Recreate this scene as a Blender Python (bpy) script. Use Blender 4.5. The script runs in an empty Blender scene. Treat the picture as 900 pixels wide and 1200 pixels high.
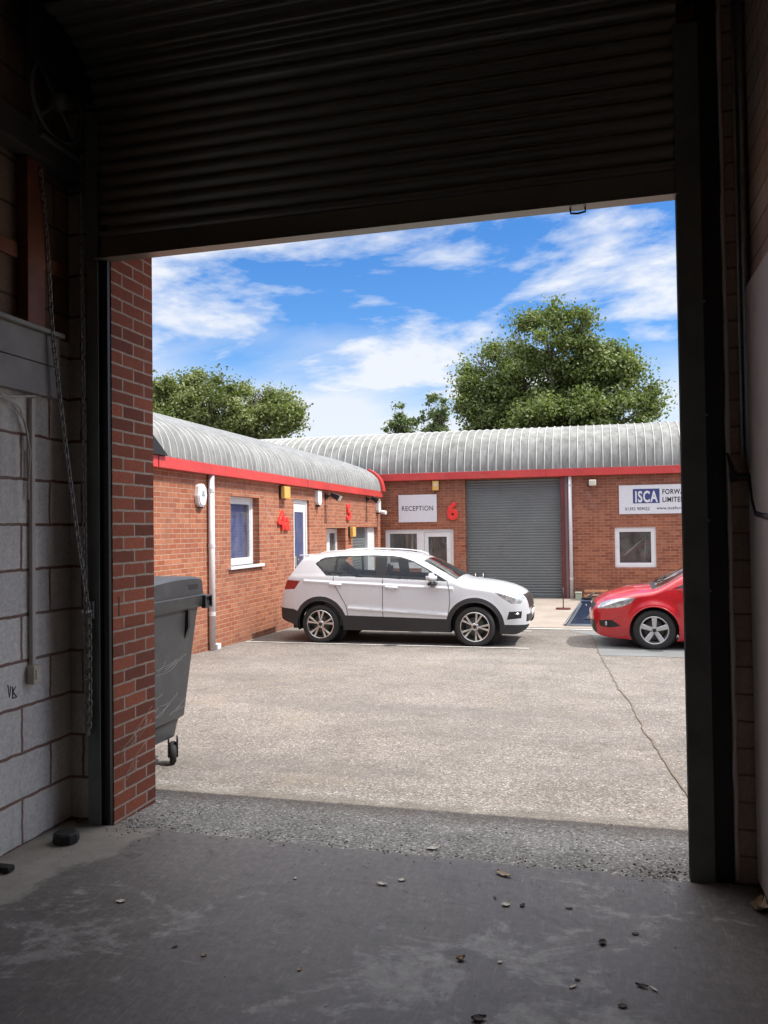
import bpy, bmesh, math, random
import numpy as np
from mathutils import Vector, Matrix
from mathutils.geometry import tessellate_polygon
R = math.radians
scene = bpy.context.scene
COL = scene.collection
rnd = random.Random(7)

# ------------------------------------------------------------------ tagging
def tag(o, label=None, cat=None, group=None, kind=None):
    if label: o['label'] = label
    if cat: o['category'] = cat
    if group: o['group'] = group
    if kind: o['kind'] = kind
    return o

def thing(name, loc, label, cat, group=None, rz=0.0):
    o = bpy.data.objects.new(name, None)
    COL.objects.link(o)
    o.location = loc
    o.rotation_euler = (0, 0, rz)
    o.empty_display_size = .1
    return tag(o, label, cat, group)

def origin(o):
    p = Vector((0, 0, 0))
    while o is not None:
        p += o.location
        o = o.parent
    return p

def copy_tree(o, parent=None):
    c = o.copy()
    COL.objects.link(c)
    c.parent = parent
    for ch in [x for x in bpy.data.objects if x.parent == o]:
        copy_tree(ch, c)
    return c

# ------------------------------------------------------------------ mesh builder
class MB:
    def __init__(s):
        s.v = []; s.f = []; s.sm = []
    def add(s, vs, fs, smooth=False):
        n = len(s.v)
        s.v += [tuple(p) for p in vs]
        s.f += [tuple(i + n for i in q) for q in fs]
        s.sm += [smooth] * len(fs)
        return s
    def box(s, x0, x1, y0, y1, z0, z1, bev=0.0, seg=2):
        if bev <= 0:
            vs = [(x0,y0,z0),(x1,y0,z0),(x1,y1,z0),(x0,y1,z0),(x0,y0,z1),(x1,y0,z1),(x1,y1,z1),(x0,y1,z1)]
            return s.add(vs, [(0,3,2,1),(4,5,6,7),(0,1,5,4),(1,2,6,5),(2,3,7,6),(3,0,4,7)])
        bm = bmesh.new()
        bmesh.ops.create_cube(bm, size=1)
        for v in bm.verts:
            v.co = Vector(((x0+x1)/2 + v.co.x*(x1-x0), (y0+y1)/2 + v.co.y*(y1-y0), (z0+z1)/2 + v.co.z*(z1-z0)))
        bmesh.ops.bevel(bm, geom=bm.edges[:], offset=bev, segments=seg, affect='EDGES', profile=.5)
        return s.bm(bm)
    def bm(s, bm, mat=None, smooth=False):
        bm.verts.ensure_lookup_table()
        for i, v in enumerate(bm.verts): v.index = i
        vs = [(mat @ v.co if mat else v.co) for v in bm.verts]
        fs = [[v.index for v in f.verts] for f in bm.faces]
        bm.free()
        return s.add(vs, fs, smooth)
    def tube(s, pts, rad, n=8, cap=True, smooth=True):
        pts = [Vector(p) for p in pts]
        if not hasattr(rad, '__len__'): rad = [rad] * len(pts)
        vs = []; fs = []
        up = None
        for i, p in enumerate(pts):
            d = (pts[min(i+1, len(pts)-1)] - pts[max(i-1, 0)])
            d = d.normalized() if d.length > 1e-9 else Vector((0,0,1))
            if up is None:
                up = Vector((0,0,1)) if abs(d.z) < .9 else Vector((1,0,0))
            a = d.cross(up)
            a = a.normalized() if a.length > 1e-6 else d.orthogonal().normalized()
            b = a.cross(d).normalized()
            up = b
            for k in range(n):
                t = 2*math.pi*k/n
                vs.append(p + (a*math.cos(t) + b*math.sin(t))*rad[i])
        for i in range(len(pts)-1):
            for k in range(n):
                fs.append((i*n+k, i*n+(k+1)%n, (i+1)*n+(k+1)%n, (i+1)*n+k))
        s.add(vs, fs, smooth)
        if cap:
            m = (len(pts)-1)*n
            s.add(vs[:n], [tuple(range(n))[::-1]])
            s.add(vs[m:], [tuple(range(n))])
        return s
    def prism(s, poly, f3, t):
        """poly: 2D outline; f3(u,v,w) -> 3D; extruded w from 0..t"""
        n = len(poly)
        vs = [f3(u, v, 0) for u, v in poly] + [f3(u, v, t) for u, v in poly]
        tri = tessellate_polygon([[Vector((u, v, 0)) for u, v in poly]])
        fs = [tuple(q) for q in tri] + [tuple(i + n for i in q)[::-1] for q in tri]
        fs += [(i, (i+1) % n, (i+1) % n + n, i + n) for i in range(n)]
        return s.add(vs, fs)
    def grid(s, rows, smooth=True, flip=False):
        m = len(rows); n = len(rows[0])
        vs = [p for r in rows for p in r]
        fs = []
        for i in range(m-1):
            for j in range(n-1):
                q = (i*n+j, i*n+j+1, (i+1)*n+j+1, (i+1)*n+j)
                fs.append(q[::-1] if flip else q)
        return s.add(vs, fs, smooth)
    def lathe(s, prof, axis_f, n=32, smooth=True, closed=False):
        """prof: (r, w); axis_f(cx, cz, w)->3D"""
        rows = []
        for k in range(n+1):
            t = 2*math.pi*k/n
            rows.append([axis_f(r*math.cos(t), r*math.sin(t), w) for r, w in prof])
        return s.grid(rows, smooth)
    def build(s, name, mat, parent=None, local=False, norm=True, auto=None):
        o0 = Vector((0,0,0)) if (local or parent is None) else origin(parent)
        me = bpy.data.meshes.new(name)
        me.from_pydata([(p[0]-o0.x, p[1]-o0.y, p[2]-o0.z) for p in s.v], [], s.f)
        me.polygons.foreach_set('use_smooth', s.sm)
        me.materials.append(mat)
        if norm:
            b = bmesh.new(); b.from_mesh(me)
            bmesh.ops.remove_doubles(b, verts=b.verts[:], dist=1e-5)
            bmesh.ops.recalc_face_normals(b, faces=b.faces[:])
            if auto:
                for e in b.edges:
                    if len(e.link_faces) == 2 and e.calc_face_angle(0) > R(auto): e.smooth = False
            b.to_mesh(me); b.free()
        me.update()
        o = bpy.data.objects.new(name, me)
        COL.objects.link(o)
        if parent: o.parent = parent
        return o

def single(name, mb, mat, loc, label, cat, group=None, kind=None, auto=None, norm=True):
    """a top-level thing that is one mesh; mesh given in world coordinates"""
    mb.v = [(p[0]-loc[0], p[1]-loc[1], p[2]-loc[2]) for p in mb.v]
    o = mb.build(name, mat, None, auto=auto, norm=norm)
    o.location = loc
    return tag(o, label, cat, group, kind)

def wall(mb, f3, u0, u1, z0, z1, th, holes):
    """solid wall with rectangular openings; f3(u,z,w): w=0 outer face, w=th inner face"""
    us = sorted({u0, u1, *[h[0] for h in holes], *[h[1] for h in holes]})
    zs = sorted({z0, z1, *[h[2] for h in holes], *[h[3] for h in holes]})
    us = [u for u in us if u0 <= u <= u1]; zs = [z for z in zs if z0 <= z <= z1]
    def solid(i, j):
        if i < 0 or j < 0 or i >= len(us)-1 or j >= len(zs)-1: return False
        cu = (us[i]+us[i+1])/2; cz = (zs[j]+zs[j+1])/2
        return not any(h[0] < cu < h[1] and h[2] < cz < h[3] for h in holes)
    for i in range(len(us)-1):
        for j in range(len(zs)-1):
            if not solid(i, j): continue
            a, b, c, d = us[i], us[i+1], zs[j], zs[j+1]
            mb.add([f3(a,c,0), f3(b,c,0), f3(b,d,0), f3(a,d,0)], [(0,1,2,3)])
            mb.add([f3(a,c,th), f3(b,c,th), f3(b,d,th), f3(a,d,th)], [(3,2,1,0)])
            if not solid(i-1, j): mb.add([f3(a,c,0), f3(a,d,0), f3(a,d,th), f3(a,c,th)], [(0,1,2,3)])
            if not solid(i+1, j): mb.add([f3(b,c,0), f3(b,d,0), f3(b,d,th), f3(b,c,th)], [(3,2,1,0)])
            if not solid(i, j-1): mb.add([f3(a,c,0), f3(b,c,0), f3(b,c,th), f3(a,c,th)], [(3,2,1,0)])
            if not solid(i, j+1): mb.add([f3(a,d,0), f3(b,d,0), f3(b,d,th), f3(a,d,th)], [(0,1,2,3)])
    return mb

# ------------------------------------------------------------------ materials
class NT:
    def __init__(s, name):
        s.m = bpy.data.materials.new(name); s.m.use_nodes = True
        s.t = s.m.node_tree; s.t.nodes.clear()
        s.out = s.n('ShaderNodeOutputMaterial')
    def n(s, typ, **kw):
        nd = s.t.nodes.new(typ)
        for k, v in kw.items():
            if k in nd.inputs.keys() if isinstance(k, str) else False: nd.inputs[k].default_value = v
            else: setattr(nd, k, v)
        return nd
    def l(s, a, b): s.t.links.new(a, b)
    def inp(s, sock, v):
        if hasattr(v, 'is_linked') or isinstance(v, bpy.types.NodeSocket): s.l(v, sock)
        else: sock.default_value = v
    def coord(s, kind='Position'):
        if kind == 'Position': return s.n('ShaderNodeNewGeometry').outputs['Position']
        return s.n('ShaderNodeTexCoord').outputs[kind]
    def mapv(s, v, scale=(1,1,1), loc=(0,0,0), rot=(0,0,0)):
        m = s.n('ShaderNodeMapping'); s.l(v, m.inputs['Vector'])
        m.inputs['Scale'].default_value = scale; m.inputs['Location'].default_value = loc
        m.inputs['Rotation'].default_value = rot
        return m.outputs[0]
    def noise(s, v, scale, detail=4, rough=.55, dist=0.0):
        q = s.n('ShaderNodeTexNoise'); s.l(v, q.inputs['Vector'])
        q.inputs['Scale'].default_value = scale; q.inputs['Detail'].default_value = detail
        q.inputs['Roughness'].default_value = rough; q.inputs['Distortion'].default_value = dist
        return q.outputs[0]
    def ramp(s, f, stops, interp='LINEAR'):
        r = s.n('ShaderNodeValToRGB'); s.l(f, r.inputs[0])
        r.color_ramp.interpolation = interp
        e = r.color_ramp.elements
        while len(e) < len(stops): e.new(.5)
        for q, (p, c) in zip(e, stops):
            q.position = p
            q.color = (c, c, c, 1) if not hasattr(c, '__len__') else (*c[:3], 1)
        return r.outputs[0]
    def mix(s, f, a, b, mode='MIX'):
        m = s.n('ShaderNodeMix', data_type='RGBA', blend_type=mode)
        for i, v in ((0, f), (6, a), (7, b)):
            if isinstance(v, bpy.types.NodeSocket): s.l(v, m.inputs[i])
            elif i == 0: m.inputs[0].default_value = v
            else: m.inputs[i].default_value = (*v[:3], 1) if hasattr(v, '__len__') else (v, v, v, 1)
        return m.outputs[2]
    def math(s, op, a, b=0.0, c=None):
        m = s.n('ShaderNodeMath', operation=op)
        s.inp(m.inputs[0], a); s.inp(m.inputs[1], b)
        if c is not None: s.inp(m.inputs[2], c)
        return m.outputs[0]
    def bump(s, h, strength=.3, dist=.01, normal=None):
        b = s.n('ShaderNodeBump'); s.l(h, b.inputs['Height'])
        b.inputs['Strength'].default_value = strength; b.inputs['Distance'].default_value = dist
        if normal: s.l(normal, b.inputs['Normal'])
        return b.outputs[0]
    def bsdf(s, color, rough=.6, metal=0.0, normal=None, **kw):
        b = s.n('ShaderNodeBsdfPrincipled')
        if isinstance(color, bpy.types.NodeSocket): s.l(color, b.inputs['Base Color'])
        else: b.inputs['Base Color'].default_value = (*color[:3], 1)
        s.inp(b.inputs['Roughness'], rough); s.inp(b.inputs['Metallic'], metal)
        if normal: s.l(normal, b.inputs['Normal'])
        for k, v in kw.items(): s.inp(b.inputs[k.replace('_', ' ')], v)
        return b.outputs[0]
    def done(s, sh):
        s.l(sh, s.out.inputs[0]); return s.m

def plain(name, color, rough=.55, metal=0.0, var=.12, scale=3.0, bump=.0, bscale=60, spec=None, coat=0.0, dirt=None):
    t = NT(name); p = t.coord('Object')
    n1 = t.noise(p, scale, 5, .6)
    f = t.ramp(n1, [(.3, 1-var), (.7, 1+var*.6)])
    c = t.mix(1.0, color, f, 'MULTIPLY')
    if dirt:
        d = t.ramp(t.noise(p, scale*2.3, 6, .7, .4), [(.52, 0), (.72, 1)])
        c = t.mix(t.math('MULTIPLY', d, dirt[1]), c, dirt[0])
    rr = t.math('ADD', t.math('MULTIPLY', t.noise(p, scale*3, 3), .2), rough-.1)
    nrm = t.bump(t.noise(p, bscale, 3), bump, .004) if bump else None
    kw = {}
    if spec is not None: kw['Specular_IOR_Level'] = spec
    if coat: kw['Coat_Weight'] = coat; kw['Coat_Roughness'] = .04
    return t.done(t.bsdf(c, rr, metal, nrm, **kw))

def brick(name, axis, c1, c2, mortar, bw=.225, rh=.075, ms=.0055, offs=(0,0), stain=(.3,.22,.18), rough=.85, weather=.35, bumps=.5, streak=0.0, damp=False):
    t = NT(name); p = t.coord('Position')
    sx = t.n('ShaderNodeSeparateXYZ'); t.l(p, sx.inputs[0])
    cb = t.n('ShaderNodeCombineXYZ')
    t.l(sx.outputs['X' if axis == 'x' else 'Y'], cb.inputs[0]); t.l(sx.outputs['Z'], cb.inputs[1])
    v = t.mapv(cb.outputs[0], loc=(offs[0]+50*bw, offs[1]+50*rh, 0))
    # slight waviness of the joints
    wob = t.noise(p, 9, 3)
    v2 = t.n('ShaderNodeVectorMath', operation='ADD'); t.l(v, v2.inputs[0])
    w3 = t.n('ShaderNodeVectorMath', operation='SCALE'); 
    wn = t.n('ShaderNodeTexNoise'); t.l(p, wn.inputs['Vector']); wn.inputs['Scale'].default_value = 11
    w4 = t.n('ShaderNodeVectorMath', operation='SUBTRACT'); t.l(wn.outputs['Color'], w4.inputs[0]); w4.inputs[1].default_value = (.5,.5,.5)
    t.l(w4.outputs[0], w3.inputs[0]); w3.inputs['Scale'].default_value = .010*(rh/.075)**.5
    t.l(w3.outputs[0], v2.inputs[1])
    b = t.n('ShaderNodeTexBrick'); t.l(v2.outputs[0], b.inputs['Vector'])
    b.inputs['Color1'].default_value = (0,0,0,1); b.inputs['Color2'].default_value = (1,1,1,1); b.inputs['Mortar'].default_value = (.5,.5,.5,1)
    b.inputs['Scale'].default_value = 1; b.inputs['Mortar Size'].default_value = ms; b.inputs['Mortar Smooth'].default_value = .25
    b.inputs['Brick Width'].default_value = bw; b.inputs['Row Height'].default_value = rh
    rv = t.n('ShaderNodeSeparateColor'); t.l(b.outputs['Color'], rv.inputs[0])
    cmid = [ (a+c)/2 for a, c in zip(c1, c2)]
    col = t.ramp(rv.outputs[0], [(.0, c1), (.35, [a*.92 for a in cmid]), (.65, cmid), (1.0, c2)])
    fine = t.noise(p, 55, 5, .7)
    col = t.mix(1.0, col, t.ramp(fine, [(.25, .72), (.75, 1.22)]), 'MULTIPLY')
    big = t.noise(p, 1.1, 5, .62)
    mcol = t.mix(1.0, mortar, t.ramp(t.noise(p, 25, 4), [(.3, .75), (.7, 1.15)]), 'MULTIPLY')
    col = t.mix(b.outputs['Fac'], col, mcol)
    st = t.ramp(big, [(.45, 0), (.75, 1)])
    col = t.mix(t.math('MULTIPLY', st, weather), col, stain)
    if streak:
        sn = t.noise(t.mapv(p, scale=(7, 7, .6)), 1.6, 5, .65)
        col = t.mix(t.math('MULTIPLY', t.ramp(sn, [(.5, 0), (.8, 1)]), streak), col, [x*.45 for x in stain])
    if damp:
        zz = t.math('ADD', sx.outputs['Z'], t.math('MULTIPLY', t.math('SUBTRACT', t.noise(t.mapv(p, scale=(2.2,2.2,.5)), 1.5, 6, .7), .5), .9))
        mr = t.n('ShaderNodeMapRange'); t.l(zz, mr.inputs[0]); mr.inputs[1].default_value = -.40; mr.inputs[2].default_value = .12; mr.inputs[3].default_value = 1; mr.inputs[4].default_value = 0
        col = t.mix(t.math('MULTIPLY', mr.outputs[0], .5), col, [x*.5 for x in stain])
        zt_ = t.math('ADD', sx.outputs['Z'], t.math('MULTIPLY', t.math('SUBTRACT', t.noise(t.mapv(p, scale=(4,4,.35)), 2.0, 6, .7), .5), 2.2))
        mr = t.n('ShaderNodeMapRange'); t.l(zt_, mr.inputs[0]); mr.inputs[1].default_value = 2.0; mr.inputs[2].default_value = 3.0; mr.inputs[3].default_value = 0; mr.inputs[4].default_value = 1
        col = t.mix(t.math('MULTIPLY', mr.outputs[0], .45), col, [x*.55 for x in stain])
        eff = t.noise(p, 1.7, 6, .7, .4)
        col = t.mix(t.math('MULTIPLY', t.ramp(eff, [(.60,0),(.72,1)]), .22), col, (.55,.46,.40))
    h = t.math('SUBTRACT', t.math('MULTIPLY', fine, .35), b.outputs['Fac'])
    return t.done(t.bsdf(col, rough, 0, t.bump(h, bumps, .006), Specular_IOR_Level=.25))

M = {}
# same exterior brick: sunlight put into the side wall's colour, shade into the front's
M['brick_y'] = brick('red_brick_y_lit', 'y', (.33,.098,.052), (.47,.185,.10), (.49,.36,.265), weather=.45, stain=(.27,.135,.095), streak=.4, damp=True)
M['brick_x'] = brick('red_brick_x_shaded', 'x', (.24,.07,.042), (.40,.145,.082), (.40,.28,.20), weather=.35, stain=(.24,.12,.085), streak=.3, damp=True)
M['brick_pier'] = brick('red_brick_pier', 'y', (.185,.058,.038), (.40,.12,.066), (.45,.38,.31), ms=.0068, offs=(-3.93+.0, .0), weather=.3, stain=(.2,.09,.06))
M['brick_own'] = brick('red_brick_own', 'x', (.25,.07,.04), (.36,.11,.06), (.46,.38,.31), weather=.3, stain=(.2,.1,.07))
M['block_y'] = brick('painted_block_y', 'y', (.78,.765,.73), (.88,.865,.83), (.25,.14,.11), bw=.45, rh=.2355, ms=.009, offs=(.27,.0), weather=.4, stain=(.50,.48,.44), bumps=.35, streak=.35)
M['block_x'] = brick('painted_block_x', 'x', (.56,.52,.47), (.66,.62,.57), (.20,.11,.08), bw=.45, rh=.2355, ms=.009, offs=(.1,0), weather=.5, stain=(.22,.18,.15), bumps=.35, streak=.5)
M['upper'] = brick('dark_brown_block_y', 'y', (.22,.15,.115), (.28,.20,.155), (.10,.07,.055), bw=.45, rh=.2355, ms=.009, weather=.5, stain=(.13,.09,.07), streak=.5)
M['pier_brown'] = brick('painted_pier_brown', 'x', (.46,.36,.29), (.56,.44,.36), (.24,.175,.135), bw=.225, rh=.075*1.6, ms=.006, weather=.5, stain=(.16,.11,.085), streak=.5)
M['red_paint'] = plain('red_painted_fascia', (.60,.06,.055), .42, var=.18, scale=1.2, dirt=((.50,.13,.11), .55))
M['white_paint'] = plain('white_upvc', (.78,.79,.80), .35, var=.05, dirt=((.5,.48,.44), .3))
M['white_pipe'] = plain('off_white_pipe', (.66,.66,.67), .45, var=.08, scale=6, dirt=((.4,.38,.34), .35))
M['dark_steel'] = plain('dark_green_steel', (.145,.165,.152), .5, .0, var=.25, scale=5, bump=.15, dirt=((.20,.19,.16), .4))
M['black'] = plain('black_plastic', (.016,.016,.017), .45)
M['rubber'] = plain('black_rubber', (.022,.022,.022), .75, bump=.2)
M['galv'] = plain('galvanised_metal', (.42,.43,.43), .42, .75, var=.25, scale=9, dirt=((.25,.2,.16), .4))
M['chain'] = plain('steel_chain', (.36,.345,.32), .35, .55, var=.3, scale=20)
M['own_shutter'] = plain('dark_roller_slats', (.235,.235,.205), .34, .6, var=.12, scale=.8, dirt=((.10,.085,.06), .2))
M['shutter'] = plain('grey_roller_slats', (.155,.172,.172), .5, .1, var=.12, scale=1.0, dirt=((.12,.12,.11), .5))
M['yellow'] = plain('yellow_plastic', (.68,.42,.11), .5, var=.1)
M['cream'] = plain('cream_plastic', (.62,.58,.48), .5)
M['sign_white'] = plain('white_sign_board', (.70,.71,.75), .4, var=.05, scale=1.5, dirt=((.5,.5,.5), .25))
M['sign_navy'] = plain('navy_print', (.045,.06,.19), .45, var=.1)
M['sign_black'] = plain('black_print', (.02,.02,.025), .45)
M['sign_red'] = plain('red_numeral', (.80,.045,.035), .35, var=.06)
M['dark_red'] = plain('dark_red_steel', (.13,.03,.03), .5, var=.2, dirt=((.08,.03,.025), .5))
M['timber'] = plain('grey_painted_timber', (.29,.28,.27), .6, var=.2, scale=6, bump=.2, dirt=((.38,.37,.35), .5))
M['red_oxide'] = plain('red_oxide_steel', (.20,.065,.035), .6, var=.3, scale=5, dirt=((.09,.05,.035), .5))
M['panel'] = plain('off_white_panel', (.62,.58,.54), .5, var=.1, scale=2, dirt=((.40,.35,.30), .4))
M['bin'] = plain('dark_grey_bin', (.038,.041,.045), .42, var=.15, scale=4, bump=.1, bscale=120, dirt=((.12,.12,.12), .22))
M['soffit'] = plain('dark_soffit', (.06,.055,.05), .8, var=.2)
M['inner_dark'] = plain('dark_interior', (.14,.135,.13), .8, var=.3)
M['blind'] = plain('blue_blind', (.05,.085,.46), .6, var=.1)
def blind_mat():
    t = NT('blue_slatted_blind'); p = t.coord('Position')
    sx = t.n('ShaderNodeSeparateXYZ'); t.l(p, sx.inputs[0])
    f = t.math('FRACT', t.math('MULTIPLY', sx.outputs[2], 22.0))
    c = t.ramp(f, [(0, (.02,.035,.20)), (.12, (.055,.09,.44)), (.8, (.07,.115,.50)), (1, (.03,.05,.28))])
    return t.done(t.bsdf(c, .5, 0, t.bump(f, .4, .01)))
M['blind'] = blind_mat()
M['leaf_dry'] = plain('dry_leaf', (.62,.50,.34), .7, var=.4, scale=30)
M['leaf_pale'] = plain('pale_dry_leaf', (.85,.80,.70), .6, var=.25, scale=30)
M['leaf_dark'] = plain('dark_leaf', (.10,.08,.06), .7, var=.4, scale=30)
M['bark'] = plain('bark', (.10,.08,.06), .9, var=.4, scale=3, bump=.6, bscale=12)
M['tarp'] = plain('navy_plastic_board', (.045,.075,.15), .4, var=.15, scale=4, dirt=((.15,.19,.26), .45))
M['tarp_pale'] = plain('pale_blue_panel', (.36,.42,.50), .45, var=.15, dirt=((.2,.25,.33), .4))
M['wood'] = plain('orange_timber', (.52,.25,.12), .7, var=.3, scale=12, dirt=((.25,.12,.06), .5))
M['chrome'] = plain('bright_steel', (.75,.75,.75), .2, 1.0, var=.05)
M['machined'] = plain('machined_alloy', (.70,.68,.66), .28, .9, var=.05)
M['silver'] = plain('silver_alloy', (.60,.60,.61), .38, .6, var=.05)
M['seat'] = plain('dark_seat_fabric', (.035,.035,.038), .8)
M['headliner'] = plain('grey_headliner', (.35,.35,.34), .9)
M['car_white'] = plain('white_car_paint', (.66,.685,.72), .28, var=.02, scale=1.0, coat=.8)
M['car_red'] = plain('red_car_paint', (.50,.012,.020), .28, var=.03, scale=1.0, coat=.9)
M['clad'] = plain('black_car_cladding', (.028,.029,.031), .55, var=.1, bump=.1, bscale=200)
M['seam'] = plain('panel_gap', (.03,.03,.03), .8)
M['tail'] = plain('red_lamp_lens', (.30,.008,.012), .12, var=.3, scale=20, coat=1)
M['lamp_in'] = plain('lamp_reflector', (.52,.54,.56), .2, .5, var=.6, scale=16, coat=1)
M['grille'] = plain('dark_grille', (.03,.03,.03), .4)
M['brown'] = plain('tan_plinth', (.34,.27,.20), .9, var=.3, scale=9, bump=.4)

def glass_mat(name, tint, refl=1.0, rough=.02, film=0.0):
    t = NT(name)
    tr = t.n('ShaderNodeBsdfTransparent'); tr.inputs[0].default_value = (*tint, 1)
    gl = t.n('ShaderNodeBsdfGlossy'); gl.inputs['Roughness'].default_value = rough
    fr = t.n('ShaderNodeFresnel'); fr.inputs[0].default_value = 1.52
    f = t.math('MULTIPLY', fr.outputs[0], refl)
    f = t.math('ADD', f, .03)
    base = tr.outputs[0]
    if film:
        df = t.n('ShaderNodeBsdfDiffuse'); df.inputs[0].default_value = (.6,.6,.58,1)
        m0 = t.n('ShaderNodeMixShader')
        ns = t.ramp(t.noise(t.mapv(t.coord('Position'), scale=(2,2,1)), 2.5, 5, .6), [(.3, film*.5), (.7, film*1.6)])
        t.l(ns, m0.inputs[0]); t.l(base, m0.inputs[1]); t.l(df.outputs[0], m0.inputs[2]); base = m0.outputs[0]
    mx = t.n('ShaderNodeMixShader'); t.l(f, mx.inputs[0]); t.l(base, mx.inputs[1]); t.l(gl.outputs[0], mx.inputs[2])
    return t.done(mx.outputs[0])
M['glass'] = glass_mat('car_glass', (.82,.86,.85), .8)
M['screen_glass'] = glass_mat('windscreen_glass', (.70,.74,.73), 2.0, film=.10)
M['glass_rear'] = glass_mat('privacy_glass', (.66,.7,.7), .9)
M['pane'] = glass_mat('window_glass', (.8,.83,.83), .5, film=.13)

def roof_mat(name):
    t = NT(name); p = t.coord('Position')
    n = t.noise(p, .8, 5, .6)
    c = t.ramp(n, [(.3, (.205,.208,.20)), (.7, (.31,.312,.30))])
    st = t.noise(t.mapv(p, scale=(5,5,.8)), 2.0, 6, .7)
    c = t.mix(t.math('MULTIPLY', t.ramp(st, [(.47,0),(.68,1)]), .65), c, (.115,.122,.118))
    pn = t.noise(t.mapv(p, scale=(4.4,4.4,.02)), 1.0, 1, .5)
    c = t.mix(1.0, c, t.ramp(pn, [(.3,.78),(.7,1.2)]), 'MULTIPLY')
    moss = t.ramp(t.noise(p, 3.2, 6, .7), [(.58,0),(.75,1)])
    c = t.mix(t.math('MULTIPLY', moss, .45), c, (.16,.17,.12))
    return t.done(t.bsdf(c, .6, .0, t.bump(t.noise(p, 30, 4), .15, .004), Specular_IOR_Level=.3))
M['roof'] = roof_mat('weathered_grey_sheet')
M['roof_rib'] = plain('pale_sheet_rib', (.58,.58,.565), .55, .0, var=.25, scale=3, dirt=((.33,.33,.31), .6))

def yard_mat():
    t = NT('worn_tarmac'); p = t.coord('Position')
    big = t.noise(p, .35, 6, .62, .3)
    mid = t.noise(p, 2.2, 6, .65)
    c = t.ramp(big, [(.32, (.145,.128,.116)), (.5, (.202,.180,.165)), (.68, (.262,.237,.217))])
    c = t.mix(.42, c, t.ramp(mid, [(.3, (.14,.127,.113)), (.7, (.283,.258,.237))]))
    # aggregate: individual stones
    v1 = t.n('ShaderNodeTexVoronoi'); t.l(p, v1.inputs['Vector']); v1.inputs['Scale'].default_value = 105
    sc = t.n('ShaderNodeSeparateColor'); t.l(v1.outputs['Color'], sc.inputs[0])
    stone = t.ramp(sc.outputs[0], [(0, .45), (.45, .95), (.86, 1.25), (1.0, 2.3)])
    c = t.mix(1.0, c, stone, 'MULTIPLY')
    v2 = t.n('ShaderNodeTexVoronoi'); t.l(p, v2.inputs['Vector']); v2.inputs['Scale'].default_value = 26
    sc2 = t.n('ShaderNodeSeparateColor'); t.l(v2.outputs['Color'], sc2.inputs[0])
    c = t.mix(.14, c, t.mix(1.0, c, t.ramp(sc2.outputs[1], [(0, .62), (.7, 1.05), (1, 1.55)]), 'MULTIPLY'))
    # patches where the binder is worn away / dark oily spots, elongated along the driving direction
    sp = t.noise(t.mapv(p, scale=(1.6,.8,1), rot=(0,0,.3)), 1.1, 7, .7, .6)
    c = t.mix(t.math('MULTIPLY', t.ramp(sp, [(.55,0),(.70,1)]), .45), c, (.265,.215,.165))
    oil = t.noise(p, 3.3, 5, .6, .2)
    c = t.mix(t.math('MULTIPLY', t.ramp(oil, [(.58,0),(.72,1)]), .5), c, (.12,.105,.09))
    # tyre-polished darker lanes running across the yard and tan silt washed down from the buildings
    ln = t.noise(t.mapv(p, scale=(.22,1.5,1), rot=(0,0,-.12)), 1.0, 5, .6, .3)
    c = t.mix(t.math('MULTIPLY', t.ramp(ln, [(.50,0),(.66,1)]), .40), c, (.135,.128,.120))
    spots = t.noise(p, 7.5, 3, .5)
    c = t.mix(t.math('MULTIPLY', t.ramp(spots, [(.68,0),(.74,1)]), .6), c, (.10,.09,.08))
    # greyer, paler strip of tarmac in front of the doorway (y < 4.75)
    sx = t.n('ShaderNodeSeparateXYZ'); t.l(p, sx.inputs[0])
    yy = t.math('ADD', sx.outputs[1], t.math('MULTIPLY', t.math('SUBTRACT', mid, .5), .5))
    strip = t.ramp(t.math('DIVIDE', yy, 10.0), [(.455, 1), (.49, 0)])
    grey = t.mix(1.0, (.36,.355,.335), t.mix(1.0, stone, t.ramp(mid, [(.3,.72),(.7,1.2)]), 'MULTIPLY'), 'MULTIPLY')
    c = t.mix(t.math('MULTIPLY', strip, .8), c, grey)
    damp = t.ramp(t.math('DIVIDE', yy, 10.0), [(.440,0),(.458,1),(.468,1),(.480,0)])
    c = t.mix(t.math('MULTIPLY', damp, .62), c, (.12,.098,.078))
    d = t.math('ADD', t.math('MULTIPLY', v1.outputs['Distance'], -.8), t.math('MULTIPLY', mid, .6))
    return t.done(t.bsdf(c, .88, 0, t.bump(d, .45, .006), Specular_IOR_Level=.3))
M['yard'] = yard_mat()

def patch_mat(name, ca, cb, dirt):
    t = NT(name); p = t.coord('Position')
    c = t.ramp(t.noise(p, 1.3, 6, .65), [(.3, ca), (.7, cb)])
    c = t.mix(1.0, c, t.ramp(t.noise(p, 90, 2), [(.3, .8), (.7, 1.2)]), 'MULTIPLY')
    c = t.mix(t.math('MULTIPLY', t.ramp(t.noise(p, 2.4, 7, .7, .5), [(.52,0),(.68,1)]), .5), c, dirt)
    return t.done(t.bsdf(c, .85, 0, t.bump(t.noise(p, 60, 3), .3, .005)))
M['patch'] = patch_mat('smooth_grey_tarmac', (.15,.16,.163), (.195,.207,.21), (.115,.115,.115))
M['forecourt'] = patch_mat('pale_concrete', (.27,.23,.195), (.36,.31,.27), (.19,.155,.125))
M['line'] = patch_mat('worn_white_line', (.46,.45,.43), (.62,.61,.59), (.27,.25,.225))
M['joint'] = patch_mat('dark_joint', (.15,.115,.085), (.19,.15,.11), (.10,.08,.06))

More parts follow.
